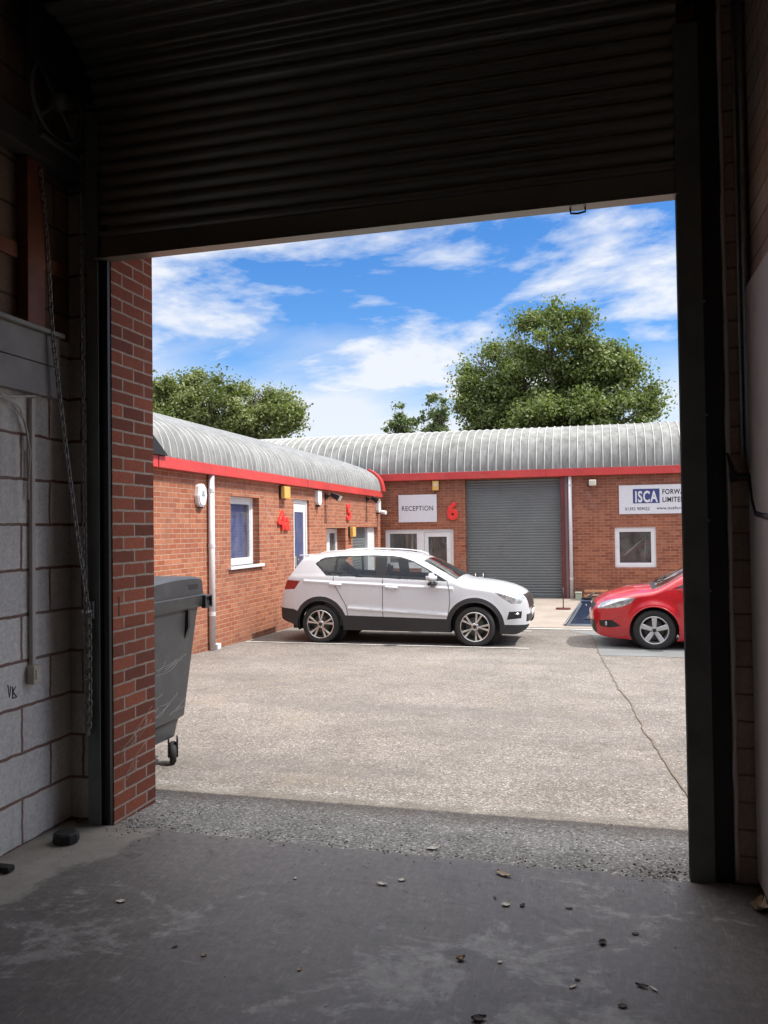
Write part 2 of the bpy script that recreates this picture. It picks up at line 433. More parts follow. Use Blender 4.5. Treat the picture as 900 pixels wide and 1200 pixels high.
def floor_mat():
    t = NT('painted_concrete_floor'); p = t.coord('Position')
    big = t.noise(p, .9, 6, .6, .3)
    c = t.ramp(big, [(.3, (.122,.112,.104)), (.7, (.222,.203,.192))])
    c = t.mix(t.math('MULTIPLY', t.ramp(t.noise(p, .5, 3), [(.45,0),(.65,1)]), .5), c, (.205,.182,.19))
    # worn paint: pale concrete showing through in ragged patches
    w = t.noise(t.mapv(p, scale=(1,1.6,1), rot=(0,0,.5)), 2.2, 8, .72, .7)
    w2 = t.noise(p, 14, 5, .7)
    ww = t.math('ADD', w, t.math('MULTIPLY', t.math('SUBTRACT', w2, .5), .22))
    def near(x, y, r0, r1):
        d = t.n('ShaderNodeVectorMath', operation='DISTANCE'); t.l(p, d.inputs[0]); d.inputs[1].default_value = (x, y, 0)
        m = t.n('ShaderNodeMapRange'); m.interpolation_type = 'SMOOTHSTEP'; t.l(d.outputs['Value'], m.inputs[0])
        m.inputs[1].default_value = r0; m.inputs[2].default_value = r1; m.inputs[3].default_value = 1; m.inputs[4].default_value = 0
        return m.outputs[0]
    wz = t.math('ADD', t.math('MULTIPLY', near(-.40, 2.75, .1, .95), .115), t.math('MULTIPLY', near(-2.0, 2.9, .1, .9), .06))
    wz = t.math('ADD', wz, t.math('MULTIPLY', near(.25, 3.6, .1, .7), .05))
    wm = t.math('ADD', t.math('ADD', ww, wz), -.055)
    c = t.mix(t.math('MULTIPLY', t.ramp(wm, [(.535,0),(.60,1)]), .62), c, t.ramp(w2, [(.3, (.25,.24,.23)), (.7, (.50,.48,.46))]))
    # fine scratches
    sc = t.noise(t.mapv(p, scale=(40,4,1), rot=(0,0,.35)), 2.0, 6, .75)
    c = t.mix(t.math('MULTIPLY', t.ramp(sc, [(.53,0),(.70,1)]), .42), c, (.42,.40,.39))
    sc2 = t.noise(t.mapv(p, scale=(5,50,1), rot=(0,0,.15)), 1.5, 6, .75)
    c = t.mix(t.math('MULTIPLY', t.ramp(sc2, [(.58,0),(.74,1)]), .25), c, (.34,.33,.32))
    # dark drips and scuffs
    dk = t.noise(p, 5.5, 7, .7, .5)
    c = t.mix(t.math('MULTIPLY', t.ramp(dk, [(.55,0),(.68,1)]), .65), c, (.085,.08,.078))
    gr = t.noise(p, 24, 8, .8)
    c = t.mix(1.0, c, t.ramp(gr, [(.3,.64),(.7,1.34)]), 'MULTIPLY')
    # bare unpainted band along the left block wall
    sx = t.n('ShaderNodeSeparateXYZ'); t.l(p, sx.inputs[0])
    e = t.math('ADD', sx.outputs[0], t.math('MULTIPLY', sx.outputs[1], -.28))
    e = t.math('ADD', e, t.math('MULTIPLY', t.math('SUBTRACT', t.noise(p, 3, 6, .7, .4), .5), .55))
    bare = t.ramp(t.math('ADD', t.math('MULTIPLY', e, .25), 1.0), [(.147,1),(.165,0)])
    bc = t.ramp(t.noise(p, 6, 6, .65), [(.3, (.30,.275,.24)), (.7, (.44,.41,.365))])
    c = t.mix(t.math('MULTIPLY', bare, .85), c, bc)
    # dust swept in over the threshold
    dst = t.math('ADD', sx.outputs[1], t.math('MULTIPLY', t.noise(p, 5, 6, .7), .5))
    c = t.mix(t.math('MULTIPLY', t.ramp(t.math('DIVIDE', dst, 10), [(.405,0),(.425,1)]), .5), c, (.27,.245,.21))
    rr = t.math('ADD', t.math('MULTIPLY', big, .25), .42)
    return t.done(t.bsdf(c, rr, 0, t.bump(t.math('ADD', w2, t.math('MULTIPLY', w, .8)), .3, .006)))
M['floor'] = floor_mat()

def leaf_mat(name, ca, cb):
    t = NT(name)
    a = t.n('ShaderNodeAttribute', attribute_name='tint')
    c = t.ramp(a.outputs['Fac'], [(0, ca), (1, cb)])
    d = t.bsdf(c, .5, 0, None, Specular_IOR_Level=.35)
    tr = t.n('ShaderNodeBsdfTranslucent'); t.l(t.mix(1.0, c, (1.0,1.25,.5), 'MULTIPLY'), tr.inputs[0])
    mx = t.n('ShaderNodeMixShader'); mx.inputs[0].default_value = .28
    t.l(d, mx.inputs[1]); t.l(tr.outputs[0], mx.inputs[2])
    return t.done(mx.outputs[0])
M['oak'] = leaf_mat('oak_leaves', (.095,.122,.036), (.235,.275,.092))
M['ash'] = leaf_mat('pale_leaves', (.125,.15,.050), (.27,.30,.115))
M['fir'] = leaf_mat('fir_leaves', (.095,.13,.055), (.17,.21,.085))

# ------------------------------------------------------------------ ground
YW = 3.93           # inner face of our front wall
def zg(y):
    pts = [(-200,-.06),(3.7,-.012),(4.0,-.012),(5.2,-.065),(8,-.17),(11,-.265),(13,-.33),(16,-.36),(22.6,-.37),(400,-.37)]
    for (a, za), (b, zb) in zip(pts, pts[1:]):
        if a <= y <= b:
            return za + (zb-za)*(y-a)/(b-a)
    return -.37
def zs(y):   # smoothed
    return sum(zg(y+d)*w for d, w in ((-.6,.15),(-.3,.2),(0,.3),(.3,.2),(.6,.15))) if y > 4.7 else zg(y)

ys = [-200,-60,-20,-5,2,3.7] + [3.7+.15*i for i in range(1,70)] + [14.2+.5*i for i in range(20)] + [26,30,40,60,120,400]
xs = [-400,-120,-60,-30,-15,-8,-4,-2,0,2,4,8,15,30,60,120,400]
mb = MB(); mb.grid([[(x, y, zs(y)) for x in xs] for y in ys])
tag(mb.build('ground', M['yard']), kind='structure')

def sheet(name, mat, poly, lift, kind='structure'):
    """a flat marking following the ground, outline poly in plan"""
    m = MB()
    bm = bmesh.new()
    vs = [bm.verts.new((x, y, 0)) for x, y in poly]
    bm.faces.new(vs)
    y0 = min(p[1] for p in poly); y1 = max(p[1] for p in poly)
    y = math.floor(y0/.25)*.25
    while y < y1:
        bmesh.ops.bisect_plane(bm, geom=bm.verts[:]+bm.edges[:]+bm.faces[:], plane_co=(0,y,0), plane_no=(0,1,0)); y += .25
    for v in bm.verts: v.co.z = zs(v.co.y) + lift
    m.bm(bm)
    return tag(m.build(name, mat), kind=kind)

def ragged(x0, y0, x1, y1, n, amp, seed):
    r = random.Random(seed)
    return [(x0+(x1-x0)*i/n + r.uniform(-amp,amp), y0+(y1-y0)*i/n + r.uniform(-amp,amp)) for i in range(n+1)]
crack = [(-.12,14.9),(-.03,13.6),(.03,12.3),(.10,11.2),(.17,10.1),(.22,9.3),(.30,8.5),(.34,7.6),(.40,6.8),(.47,5.9),(.52,5.2),(.56,4.7)]
rc = random.Random(3)
ctr = []
for (a, b), (c, d) in zip(crack, crack[1:]):
    for k in range(5):
        ctr.append((a+(c-a)*k/5 + rc.uniform(-.014,.014), b+(d-b)*k/5))
sheet('tarmac_joint', M['joint'], [(x-.004-.007*rc.random(), y) for x, y in ctr] + [(x+.004+.007*rc.random(), y) for x, y in ctr[::-1]], .008)
sheet('tarmac_patch', M['patch'], [(-.55,15.5),(-.10,14.9)] + [(.0,13.8)] + ragged(.03,12.35,9,12.2,30,.02,4) + [(9,15.5)], .004)
sheet('forecourt', M['forecourt'], ragged(-5.9,15.95,12,15.95,50,.025,5) + [(12,22.64),(-5.9,22.64)], .004)
def line(x0, x1, y, w=.09):
    r = random.Random(int(y*10)+int(x1*7))
    n = max(6, int((x1-x0)/.12))
    lo = [(x0+(x1-x0)*i/n, y-w/2+r.uniform(-.012,.012)) for i in range(n+1)]
    hi = [(x0+(x1-x0)*i/n, y+w/2+r.uniform(-.012,.012)) for i in range(n+1)]
    sheet('parking_line', M['line'], lo + hi[::-1], .009)
line(-5.9, -1.06, 12.92)
line(-1.85, -.10, 15.72, .11)
line(-1.62, -1.2, 15.3, .07)
line(-5.9, -1.9, 15.72, .09)

# concrete floor of the unit: a slab with a ragged front edge
edge = ragged(-2.9, 3.90, .72, 3.865, 60, .012, 8)
mb = MB()
mb.add([(x, y, 0) for x, y in edge] + [(x, 2.0, 0) for x, y in edge[::1]], [(i, i+1, 61+i+1, 61+i) for i in range(60)])
mb.add([(x, y, 0) for x, y in edge] + [(x, y, -.1) for x, y in edge], [(i, i+1, 61+i+1, 61+i) for i in range(60)])
mb.grid([[(x, y, 0) for x in (-2.9,-1.5,0,.72)] for y in (2.0,-2,-7)], smooth=False)
tag(mb.build('floor', M['floor'], norm=True), kind='structure')

# ------------------------------------------------------------------ our own unit (the dark frame round the view)
XLW, XRW = -2.88, .69
unit = thing('warehouse_unit', (-1.1, 3.9, 0), 'dark interior of a warehouse unit whose brick-sided doorway frames the sunny yard', 'building')
# left block wall, up to the timber boards; then darker block above
mb = MB(); wall(mb, lambda u,z,w: (XLW-w, u, z), -7, 3.955, 0, 2.68, .2, []); mb.build('block_wall', M['block_y'], unit)
mb = MB(); wall(mb, lambda u,z,w: (XLW-w, u, z), -7, 3.955, 2.6801, 5.0, .2, []); mb.build('upper_wall', M['upper'], unit)
mb = MB(); mb.box(XLW, -2.715, 3.955, 4.2, 0, 5.0); mb.build('block_pier', M['block_x'], unit)
# brick pier beside the opening
mb = MB(); wall(mb, lambda u,z,w: (-2.593-w, u, z), 3.935, 4.365, -.15, 3.40, .115, []); mb.build('brick_pier', M['brick_pier'], unit)
# outside skin
mb = MB(); wall(mb, lambda u,z,w: (u, 4.362-w, z), -5.9, 9, -.2, 4.3, .40, [(-2.70, .575, -1, 3.40)]); mb.build('outer_wall', M['brick_own'], unit)
mb = MB(); mb.box(-2.70, .575, 3.99, 4.35, 3.405, 4.3); mb.build('lintel', M['soffit'], unit)
mb = MB(); mb.box(-5.7, 9, 4.366, 4.69, 3.46, 3.72, .01); mb.build('fascia', M['red_paint'], unit)
# right-hand pier and wall
mb = MB(); mb.box(.575, XRW+.25, 3.90, 3.955, 0, 5.0); mb.build('brown_pier', M['pier_brown'], unit)
mb = MB(); r_e = random.Random(9); pe = [(.584+r_e.uniform(-.003,.003), 3.896, .02+.12*k) for k in range(38)]
mb.tube(pe, [.010+r_e.uniform(-.003,.003) for _ in pe], 7); mb.build('lit_edge_strip', M['panel'], unit)  # pale strip puts the light caught on the chipped pier edge into colour
mb = MB(); wall(mb, lambda u,z,w: (XRW+w, u, z), -7, 3.90, 0, 5.0, .2, []); mb.build('right_wall', M['pier_brown'], unit)
mb = MB(); mb.box(XLW-.2, XRW+.2, -7.2, -7.0, 0, 5.0); mb.build('back_wall', M['block_x'], unit)
mb = MB(); mb.box(XLW-.2, XRW+.2, -7.2, 4.0, 4.62, 4.8); mb.build('ceiling', M['panel'], unit)
prof = [(4.40,3.72),(4.42,3.95),(4.5,4.25),(4.7,4.55),(5.0-.1,4.75),(4.6,5.02),(2,5.2),(-7.4,5.2)]
prof = [(4.69,3.722),(4.67,3.95),(4.55,4.3),(4.3,4.6),(3.9,4.82),(3.3,4.98),(2,5.05),(-7.4,5.05)]
mb = MB(); mb.grid([[(x, y, z) for y, z in prof] for x in (-5.7, 9)]); mb.build('roof', M['roof'], unit)
# grey boarded band on the left wall, with its ledge, and the frame above it
mb = MB()
mb.box(XLW+.002, XLW+.055, 2.2, 3.80, 2.335, 2.50, .004)
mb.box(XLW+.002, XLW+.055, 2.2, 3.80, 2.505, 2.665, .004)
mb.box(XLW+.002, XLW+.085, 2.2, 3.81, 2.667, 2.69, .004)
mb.build('timber_boards', M['timber'], unit)
mb = MB()
mb.box(XLW+.005, XLW+.075, 3.52, 3.655, 2.692, 3.56, .004)
mb.build('steel_post', M['red_oxide'], unit)
mb = MB()
mb.box(XLW+.005, XLW+.12, 2.2, 3.93, 3.562, 3.72, .006)
mb.build('cross_beam', M['soffit'], unit)
mb = MB()
mb.box(XLW+.003, XLW+.03, 2.2, 3.50, 3.02, 3.10, .004); mb.box(XLW+.003, XLW+.03, 3.66, 3.92, 3.02, 3.10, .004)
mb.build('rail', M['red_oxide'], unit)

# ------------------------------------------------------------------ our roller shutter, half-way up
sh = thing('roller_shutter', (-1.1, 3.89, 3.1), 'dark ribbed roller shutter raised above the open doorway', 'shutter door')
YC = 3.905
def slat_path():
    """side profile (y,z) of the curtain: curved slats up to the coil and round it"""
    base = [(0, 3.235)]
    zt = 3.86; r = .38; cy = YC - .30; cz = 4.02
    path = []; z = 3.235
    pts = []
    pitch = .0745
    while z < zt:
        for k in range(8):
            u = k/8
            pts.append((YC + .004 - .022*math.sin(math.pi*min(1, u/.82)) if u < .82 else YC + .010, z + u*pitch))
        z += pitch
    zt = z
    for j in range(9):
        for k in range(8):
            u = k/8
            ang = (j+u)*(pitch/r)
            off = -.022*math.sin(math.pi*min(1, u/.82)) if u < .82 else .006
            # seen from inside, the curtain curls over towards the room as it winds on to the coil
            rr = r + off
            pts.append((YC + .004 - r + rr*math.cos(ang), zt + rr*math.sin(ang)))
    return pts
# curtain
sp = slat_path()
mb = MB(); mb.grid([[(x, y, z) for y, z in sp] for x in (-2.66, -1.2, .40)], smooth=True)
sp2 = [(y+.02, z) for y, z in sp]
mb.grid([[(x, y, z) for y, z in sp2] for x in (-2.66, .40)], smooth=True, flip=True)
cur = mb.build('curtain', M['own_shutter'], sh)
mb = MB(); mb.box(-2.655, .398, YC-.008, YC+.010, 3.118, 3.236); mb.box(-2.655, .398, YC-.045, YC+.035, 3.112, 3.1175)
mb.build('bottom_bar', M['own_shutter'], sh)
for xx in (-.60, -.42):
    m2 = MB(); m2.lathe([(0,0),(.006,.002),(.006,.012)], lambda a,b,w: (xx+a, YC-.010-w+.002, 3.150+b), 10); m2.build('daylight_dot', M['chrome'], sh)  # bright dots standing in for daylight through two small holes in the bar
mb = MB(); mb.tube([(-.09,YC,3.111),(-.088,YC,3.09),(-.055,YC,3.086),(-.02,YC,3.092),(-.022,YC,3.111)], .005, 6); mb.build('pull_handle', M['black'], sh)
# the side plates that carry the coil
for x0, x1 in ((-2.74, -2.70), (.44, .48)):
    m2 = MB(); m2.box(x0, x1, 3.42, 3.94, 4.02, 4.60, .01); m2.build('end_plate', M['black'], sh)
# guide channels
def channel(x0, x1, open_to):
    m = MB()
    m.box(x0, x1, 3.878, 3.884, -.02, 3.9)            # front flange
    m.box(x0, x1, 3.926, 3.933, -.02, 3.9)            # rear flange
    if open_to > 0: m.box(x0, x0+.012, 3.8845, 3.9255, -.02, 3.9)
    else: m.box(x1-.012, x1, 3.8845, 3.9255, -.02, 3.9)
    return m
channel(-2.715, -2.640, 1).build('guide_channel', M['dark_steel'], sh)
m = MB(); m.box(-2.638, -2.598, 3.905, 3.934, -.01, 3.38, .003); m.build('black_reveal_strip', M['black'], sh)
channel(.383, .489, -1).build('guide_channel', M['dark_steel'], sh)
m = MB(); m.box(.4895, .572, 3.912, 3.99, -.01, 4.5); m.build('black_channel', M['black'], sh)
for zz in (2.62, 2.10, 1.62, 1.3):
    m2 = MB(); m2.lathe([(0,.004),(.005,.003),(.006,0)], lambda a,b,w: (.497+a, 3.911-w, zz+b), 10); m2.build('bolt_head', M['galv'], sh)
# hand-chain wheel at the left end of the coil (axis along X)
m = MB()
ring = [(-2.775, 3.72+.21*math.cos(t), 3.93+.21*math.sin(t)) for t in [2*math.pi*k/40 for k in range(41)]]
m.tube(ring, .014, 8, cap=False)
for k in range(4):
    t = math.pi/4 + k*math.pi/2
    m.tube([(-2.775, 3.72, 3.93), (-2.775, 3.72+.2*math.cos(t), 3.93+.2*math.sin(t))], .011, 6)
m.lathe([(0,-.04),(.045,-.04),(.045,.05),(0,.05)], lambda a,b,w: (-2.775+w, 3.72+a, 3.93+b), 16)
m.build('chain_wheel', M['dark_steel'], sh)
m = MB(); m.box(-2.86, -2.74, 3.55, 3.95, 3.665, 3.685, .004); m.build('bracket', M['dark_steel'], sh)

# a pen scribble on the left blocks, scrapes and a slot on the brick pier
def strokes(segs, f3, rad=.0022):
    m_ = MB()
    for sg_ in segs: m_.tube([f3(*q) for q in sg_], rad, 5)
    return m_
fw0 = lambda y, z: (XLW+.0006, y, z)
strokes([[(3.452,.842),(3.464,.775),(3.474,.83)], [(3.488,.825),(3.486,.77)], [(3.510,.822),(3.489,.798),(3.512,.772)], [(3.484,.765),(3.518,.768)]], fw0, .003).build('scribble', M['black'], unit)
strokes([[(3.30,1.55),(3.33,1.50),(3.35,1.51)]], fw0, .006).build('scribble', M['black'], unit)
r_p = random.Random(21)
segs = []
for k in range(15):
    y0 = r_p.uniform(3.95,4.15); z0 = r_p.uniform(.16,.40)+.25*(y0-3.95); L = r_p.uniform(.08,.26); sl = r_p.uniform(.25,.7)
    segs.append([(y0+L*q/4, z0+L*q/4*sl+r_p.uniform(-.003,.003)) for q in range(5) if y0+L*q/4 < 4.355])
segs = [q for q in segs if len(q) > 1]
strokes(segs, lambda y, z: (-2.5925, y, z), .0016).build('scrape_marks', plain('pale_scrape', (.42,.30,.24), .9), unit)
m = MB(); m.box(-2.5945, -2.5915, 3.985, 3.997, 1.13, 1.24); m.build('slot', M['black'], unit)

# ------------------------------------------------------------------ things on the left wall
def resample(pts, step):
    pts = [Vector(p) for p in pts]; out = [pts[0]]; rest = step; 
    for a, b in zip(pts, pts[1:]):
        d = (b-a).length; s = 0
        while rest <= d - s:
            s += rest; out.append(a + (b-a)*(s/d)); rest = step
        rest -= d - s
    return out
def chain_mesh(path, pitch=.030, wire=.0045, half=.0095):
    m = MB(); P = resample(path, pitch)
    for i in range(len(P)-1):
        c = (P[i]+P[i+1])/2; d = (P[i+1]-P[i]).normalized()
        s = d.orthogonal().normalized() if abs(d.z) < .99 else Vector((1,0,0))
        s = d.cross(Vector((0,1,0))).normalized()
        if i % 2: s = d.cross(s).normalized()
        L = pitch*.5
        loop = []
        for k in range(10):
            t = 2*math.pi*k/10
            e = L if math.cos(t) > 0 else -L
            loop.append(c + d*(math.cos(t)*half*.8 + e*.72) + s*(math.sin(t)*half))
        loop.append(loop[0])
        m.tube(loop, wire, 5, cap=False)
    return m
cl = [(-2.79,3.53,3.90),(-2.80,3.60,3.62),(-2.80,3.66,3.2),(-2.795,3.70,2.66),(-2.765,3.76,2.10),(-2.725,3.80,1.62),(-2.69,3.845,1.21),(-2.682,3.85,1.17),(-2.682,3.85,.62),(-2.686,3.85,.54),(-2.696,3.845,.50),(-2.706,3.85,.54),(-2.708,3.85,1.2),(-2.714,3.852,1.9),(-2.72,3.855,2.65),(-2.73,3.86,3.1),(-2.76,3.91,3.85)]
single('hand_chain', chain_mesh(cl), M['chain'], (-2.69,3.85,.5), 'long steel pull chain hanging in two falls beside the left door guide', 'chain')
m = MB(); m.box(-2.725, -2.668, 3.866, 3.8775, 1.13, 1.225, .002); m.box(-2.715, -2.70, 3.825, 3.8665, 1.165, 1.18); m.box(-2.690, -2.675, 3.825, 3.8665, 1.165, 1.18)
single('chain_cleat', m, M['galv'], (-2.70,3.87,1.17), 'small bright metal bracket that holds the pull chain to the left door guide', 'bracket')

cd = thing('cable_conduit', (XLW, 3.62, .9), 'off-white plastic conduit running down the left block wall to a small box', 'conduit')
m = MB(); m.box(XLW+.001, XLW+.026, 3.606, 3.634, .915, 2.315, .005); m.build('trunking', M['panel'], cd)
m = MB(); m.box(XLW+.001, XLW+.045, 3.59, 3.655, .815, .912, .006); m.box(XLW+.0455, XLW+.05, 3.605, 3.64, .84, .89, .002); m.build('junction_box', M['cream'], cd)
def sag(a, b, drop, n=14, wob=0, seed=1):
    r = random.Random(seed); a = Vector(a); b = Vector(b); o = []
    for i in range(n+1):
        u = i/n; p = a.lerp(b, u); p.z -= drop*4*u*(1-u); p.x += r.uniform(0, wob); o.append(p)
    return o
X1 = XLW+.012
m = MB()
m.tube(sag((X1,2.6,2.33),(X1,3.60,2.32),.03,wob=.01), .006, 6)
m.tube(sag((X1+.012,2.6,2.34),(X1+.01,3.62,2.326),.055,wob=.012,seed=2), .006, 6)
m.tube(sag((X1,3.63,2.32),(X1,3.93,2.29),-.04,wob=.006,seed=4), .007, 6)
m.tube([(X1+.01,3.2,2.33),(X1+.014,3.4,2.30),(X1+.012,3.52,2.25),(X1+.008,3.583,2.12),(X1+.005,3.590,1.95),(X1+.008,3.588,1.78)], .0055, 6)
m.tube([(X1+.02,3.1,2.33),(X1+.02,3.45,2.27),(X1+.018,3.55,2.18),(X1+.012,3.598,2.02),(X1+.006,3.585,1.84)], .005, 6)
single('loose_cables', m, M['panel'], (X1,3.3,2.3), 'bundle of thin loose cables sagging under the grey boards on the left block wall', 'cable')

# things on the right-hand side
m = MB(); m.box(.664, .684, 2.9, 3.893, .03, 2.66, .004)
single('wall_panel', m, M['panel'], (.67,3.4,.03), 'tall pale panel standing against the right-hand wall', 'panel')
m = MB(); m.tube([(.668,3.872,4.6),(.664,3.872,1.86)], .013, 10); m.tube([(.640,3.885,4.6),(.642,3.885,1.90)], .008, 8)
single('wall_pipe', m, M['galv'], (.66,3.87,1.86), 'thin grey pipes running down the right-hand brick pier', 'pipe')
m = MB(); m.tube([(.578,3.89,1.92),(.59,3.86,1.86),(.60,3.855,1.815),(.655,3.85,1.815),(.666,3.845,1.79),(.668,3.80,1.70),(.667,3.73,1.645),(.667,3.60,1.635),(.662,3.3,1.62)], [.006,.010,.013,.014,.014,.013,.013,.013,.013], 8)
m.box(.588, .612, 3.85, 3.899, 1.79, 1.84, .003)
single('black_hose', m, M['black'], (.66,3.8,1.8), 'short black hose clipped to the right-hand pier below the thin grey pipes', 'hose')

# ------------------------------------------------------------------ loose grit along the threshold
r_g = random.Random(31); m = MB()
def pebble(x, y, z, d):
    bm = bmesh.new(); bmesh.ops.create_icosphere(bm, subdivisions=1, radius=d)
    for v in bm.verts: v.co = Vector((v.co.x*r_g.uniform(.7,1.2), v.co.y*r_g.uniform(.7,1.2), v.co.z*r_g.uniform(.4,.8)))
    m.bm(bm, Matrix.Translation((x, y, z+d*.3)))
for k in range(520):
    q = r_g.random()
    if q < .45: x, y = r_g.uniform(-2.55,.37), r_g.gauss(3.93,.05)
    elif q < .55: x, y = r_g.gauss(.28,.08), r_g.gauss(4.0,.08)
    elif q < .8: x, y = r_g.gauss(-2.45,.12), r_g.gauss(4.0,.12)
    else: x, y = r_g.uniform(-2.5,.4), r_g.uniform(3.9,4.75)
    if not (-2.58 < x < .375): continue
    z = 0 if y < 3.87 else zs(y)
    pebble(x, y, z, r_g.uniform(.0025,.007))
for k in range(420):
    x, y = (r_g.uniform(-2.7,.6), 3.86-abs(r_g.gauss(0,.55))) if k < 330 else (-2.86+abs(r_g.gauss(0,.06)), r_g.uniform(2.6,3.8))
    if y > 2.3: pebble(x, y, 0, r_g.uniform(.0012,.0034))
for k in range(26):
    x, y = r_g.gauss(.25,.07), r_g.gauss(3.97,.045)
    if x < .375: pebble(x, y, zs(y), r_g.uniform(.004,.010))
tag(m.build('loose_grit', plain('grit', (.26,.235,.205), .9, var=.5, scale=40), norm=False), 'loose grit and small stones gathered along the edge of the concrete floor', 'grit', kind='stuff')

# ------------------------------------------------------------------ litter on the floor
m = MB(); m.lathe([(0,.052),(.055,.052),(.066,.044),(.068,.03),(.070,.006),(.066,0),(0,0)], lambda a,b,w: (-2.685+a*(1.0), 3.642+b*.9, w+.002), 9, smooth=False)
m.box(-2.735, -2.64, 3.597, 3.66, .0005, .02, .006)
single('rubber_block', m, M['rubber'], (-2.685,3.64,0), 'flat black rubber block lying on the floor by the left door guide', 'rubber block')
m = MB(); m.box(-2.80, -2.70, 3.235, 3.285, .001, .03, .008)
single('rubber_offcut', m, M['rubber'], (-2.74,3.26,0), 'small black offcut lying at the foot of the left block wall', 'offcut')
def leaf(x, y, z, L, w, mat, rot, seed, label, cat='leaf', group=None, curl=.15, name='dry_leaf'):
    if mat == 'leaf_dark': L *= .85; w *= .85; curl *= .6
    r = random.Random(seed); m = MB(); n = 7; top = []; bot = []
    rows = []
    for i in range(n+1):
        u = i/n
        hw = w*.5*math.sin(math.pi*min(.97, max(.05, u)))**.8*(1+r.uniform(-.25,.25))
        h = curl*L*(u-.45)**2*1.4 + r.uniform(0,.06)*L
        row = []
        for s_ in (-1, -.45, 0, .5, 1):
            px_ = (u-.5)*L + r.uniform(-.03,.03)*L; py_ = s_*hw
            pz_ = h + abs(s_)**1.6*w*curl*.7 + .0025
            c, s2 = math.cos(rot), math.sin(rot)
            row.append((x+px_*c-py_*s2, y+px_*s2+py_*c, z+pz_))
        rows.append(row)
    m.grid(rows, smooth=False)
    m.grid([[(p[0], p[1], p[2]-.0018) for p in q] for q in rows], smooth=False, flip=True)
    return single(name, m, M[mat], (x, y, z), label, cat, group)
G = 'dry leaves on the unit floor'
leaf(-.819,4.0,-.012,.075,.035,'leaf_pale',.2,1,'pale curled leaf on the tarmac just outside the floor edge','leaf','dry leaves on the unit floor')
leaf(-.958,3.526,0,.055,.028,'leaf_pale',-.2,2,'larger of two pale leaf scraps side by side on the middle of the floor',group=G)
leaf(-.882,3.588,0,.035,.026,'leaf_pale',.5,3,'smaller of two pale leaf scraps side by side on the middle of the floor',group=G)
leaf(-.44,3.746,0,.085,.032,'leaf_dry',-.45,4,'long tan leaf lying at the tarmac edge of the floor',group=G)
leaf(-.397,3.454,0,.040,.034,'leaf_pale',.7,5,'cream leaf scrap with two small dark ones beside it on the floor',group=G)
leaf(-.329,3.462,0,.032,.022,'leaf_dark',.9,6,'small dark leaf just right of a cream leaf scrap',group=G,curl=.35)
leaf(-.45,3.507,0,.026,.018,'leaf_dark',2,7,'tiny dark leaf just left of a cream leaf scrap',group=G)
leaf(-.137,3.483,0,.04,.018,'leaf_dark',.1,8,'narrow brown leaf alone on the floor right of the cream scrap','leaf',G)
leaf(-.004,3.223,0,.045,.034,'leaf_dark',1.2,9,'plump dark curled leaf on the right part of the floor',group=G,curl=.4)
leaf(.122,3.326,0,.034,.022,'leaf_dark',.3,10,'small brown leaf nearest the right door post',group=G)
leaf(.125,2.956,0,.05,.02,'leaf_dark',-.2,11,'dark forked twig scrap at the lower right of the floor','leaf',G,curl=.4)
leaf(.165,2.945,0,.035,.012,'leaf_pale',-.9,12,'thin pale sliver touching the dark twig at the lower right of the floor','leaf',G)
leaf(.058,2.819,0,.038,.026,'leaf_dark',.2,13,'round flat dark leaf in front of the twig at the lower right of the floor',group=G)
leaf(-.397,2.638,0,.06,.034,'leaf_dark',.4,14,'crumpled dark leaf at the very front of the floor',group=G,curl=.4)
leaf(-.513,2.983,0,.035,.025,'leaf_dry',.5,15,'tan leaf curl among the worn patches in the middle of the floor',group=G,curl=.4)
leaf(-.37,2.999,0,.02,.016,'leaf_pale',1.5,16,'tiny pale leaf crumb among the worn floor patches',group=G)
leaf(-.107,2.897,0,.035,.014,'leaf_pale',.8,17,'pale leaf sliver left of the dark twig scrap',group=G)
leaf(-.091,2.945,0,.026,.014,'leaf_dark',.0,18,'tiny dark leaf behind a pale sliver on the floor',group=G)
leaf(-2.018,3.109,0,.045,.024,'leaf_pale',.3,19,'white paper-like scrap alone on the left part of the floor','scrap',G,name='paper_scrap')
leaf(-1.597,2.821,0,.028,.014,'leaf_dark',1.0,20,'small dark leaf left of a little tan leaf on the left part of the floor',group=G)
leaf(-1.459,2.79,0,.022,.016,'leaf_dry',.3,21,'little tan leaf right of a dark one on the left part of the floor',group=G)
leaf(-1.363,3.496,0,.018,.016,'leaf_pale',.3,22,'single white crumb near the floor edge left of centre','scrap',G,name='paper_scrap')
leaf(-1.071,2.78,0,.022,.016,'leaf_dry',.9,23,'lone tan leaf crumb left of the worn patches at the front of the floor',group=G)
leaf(.63,3.66,0,.10,.06,'leaf_dry',1.1,24,'crumpled brown leaf in the dark corner under the right-hand panel',group=G,curl=.4)

# ------------------------------------------------------------------ buildings across the yard
XF = -5.97      # face of the left-hand building
YF = 22.65      # face of the far building
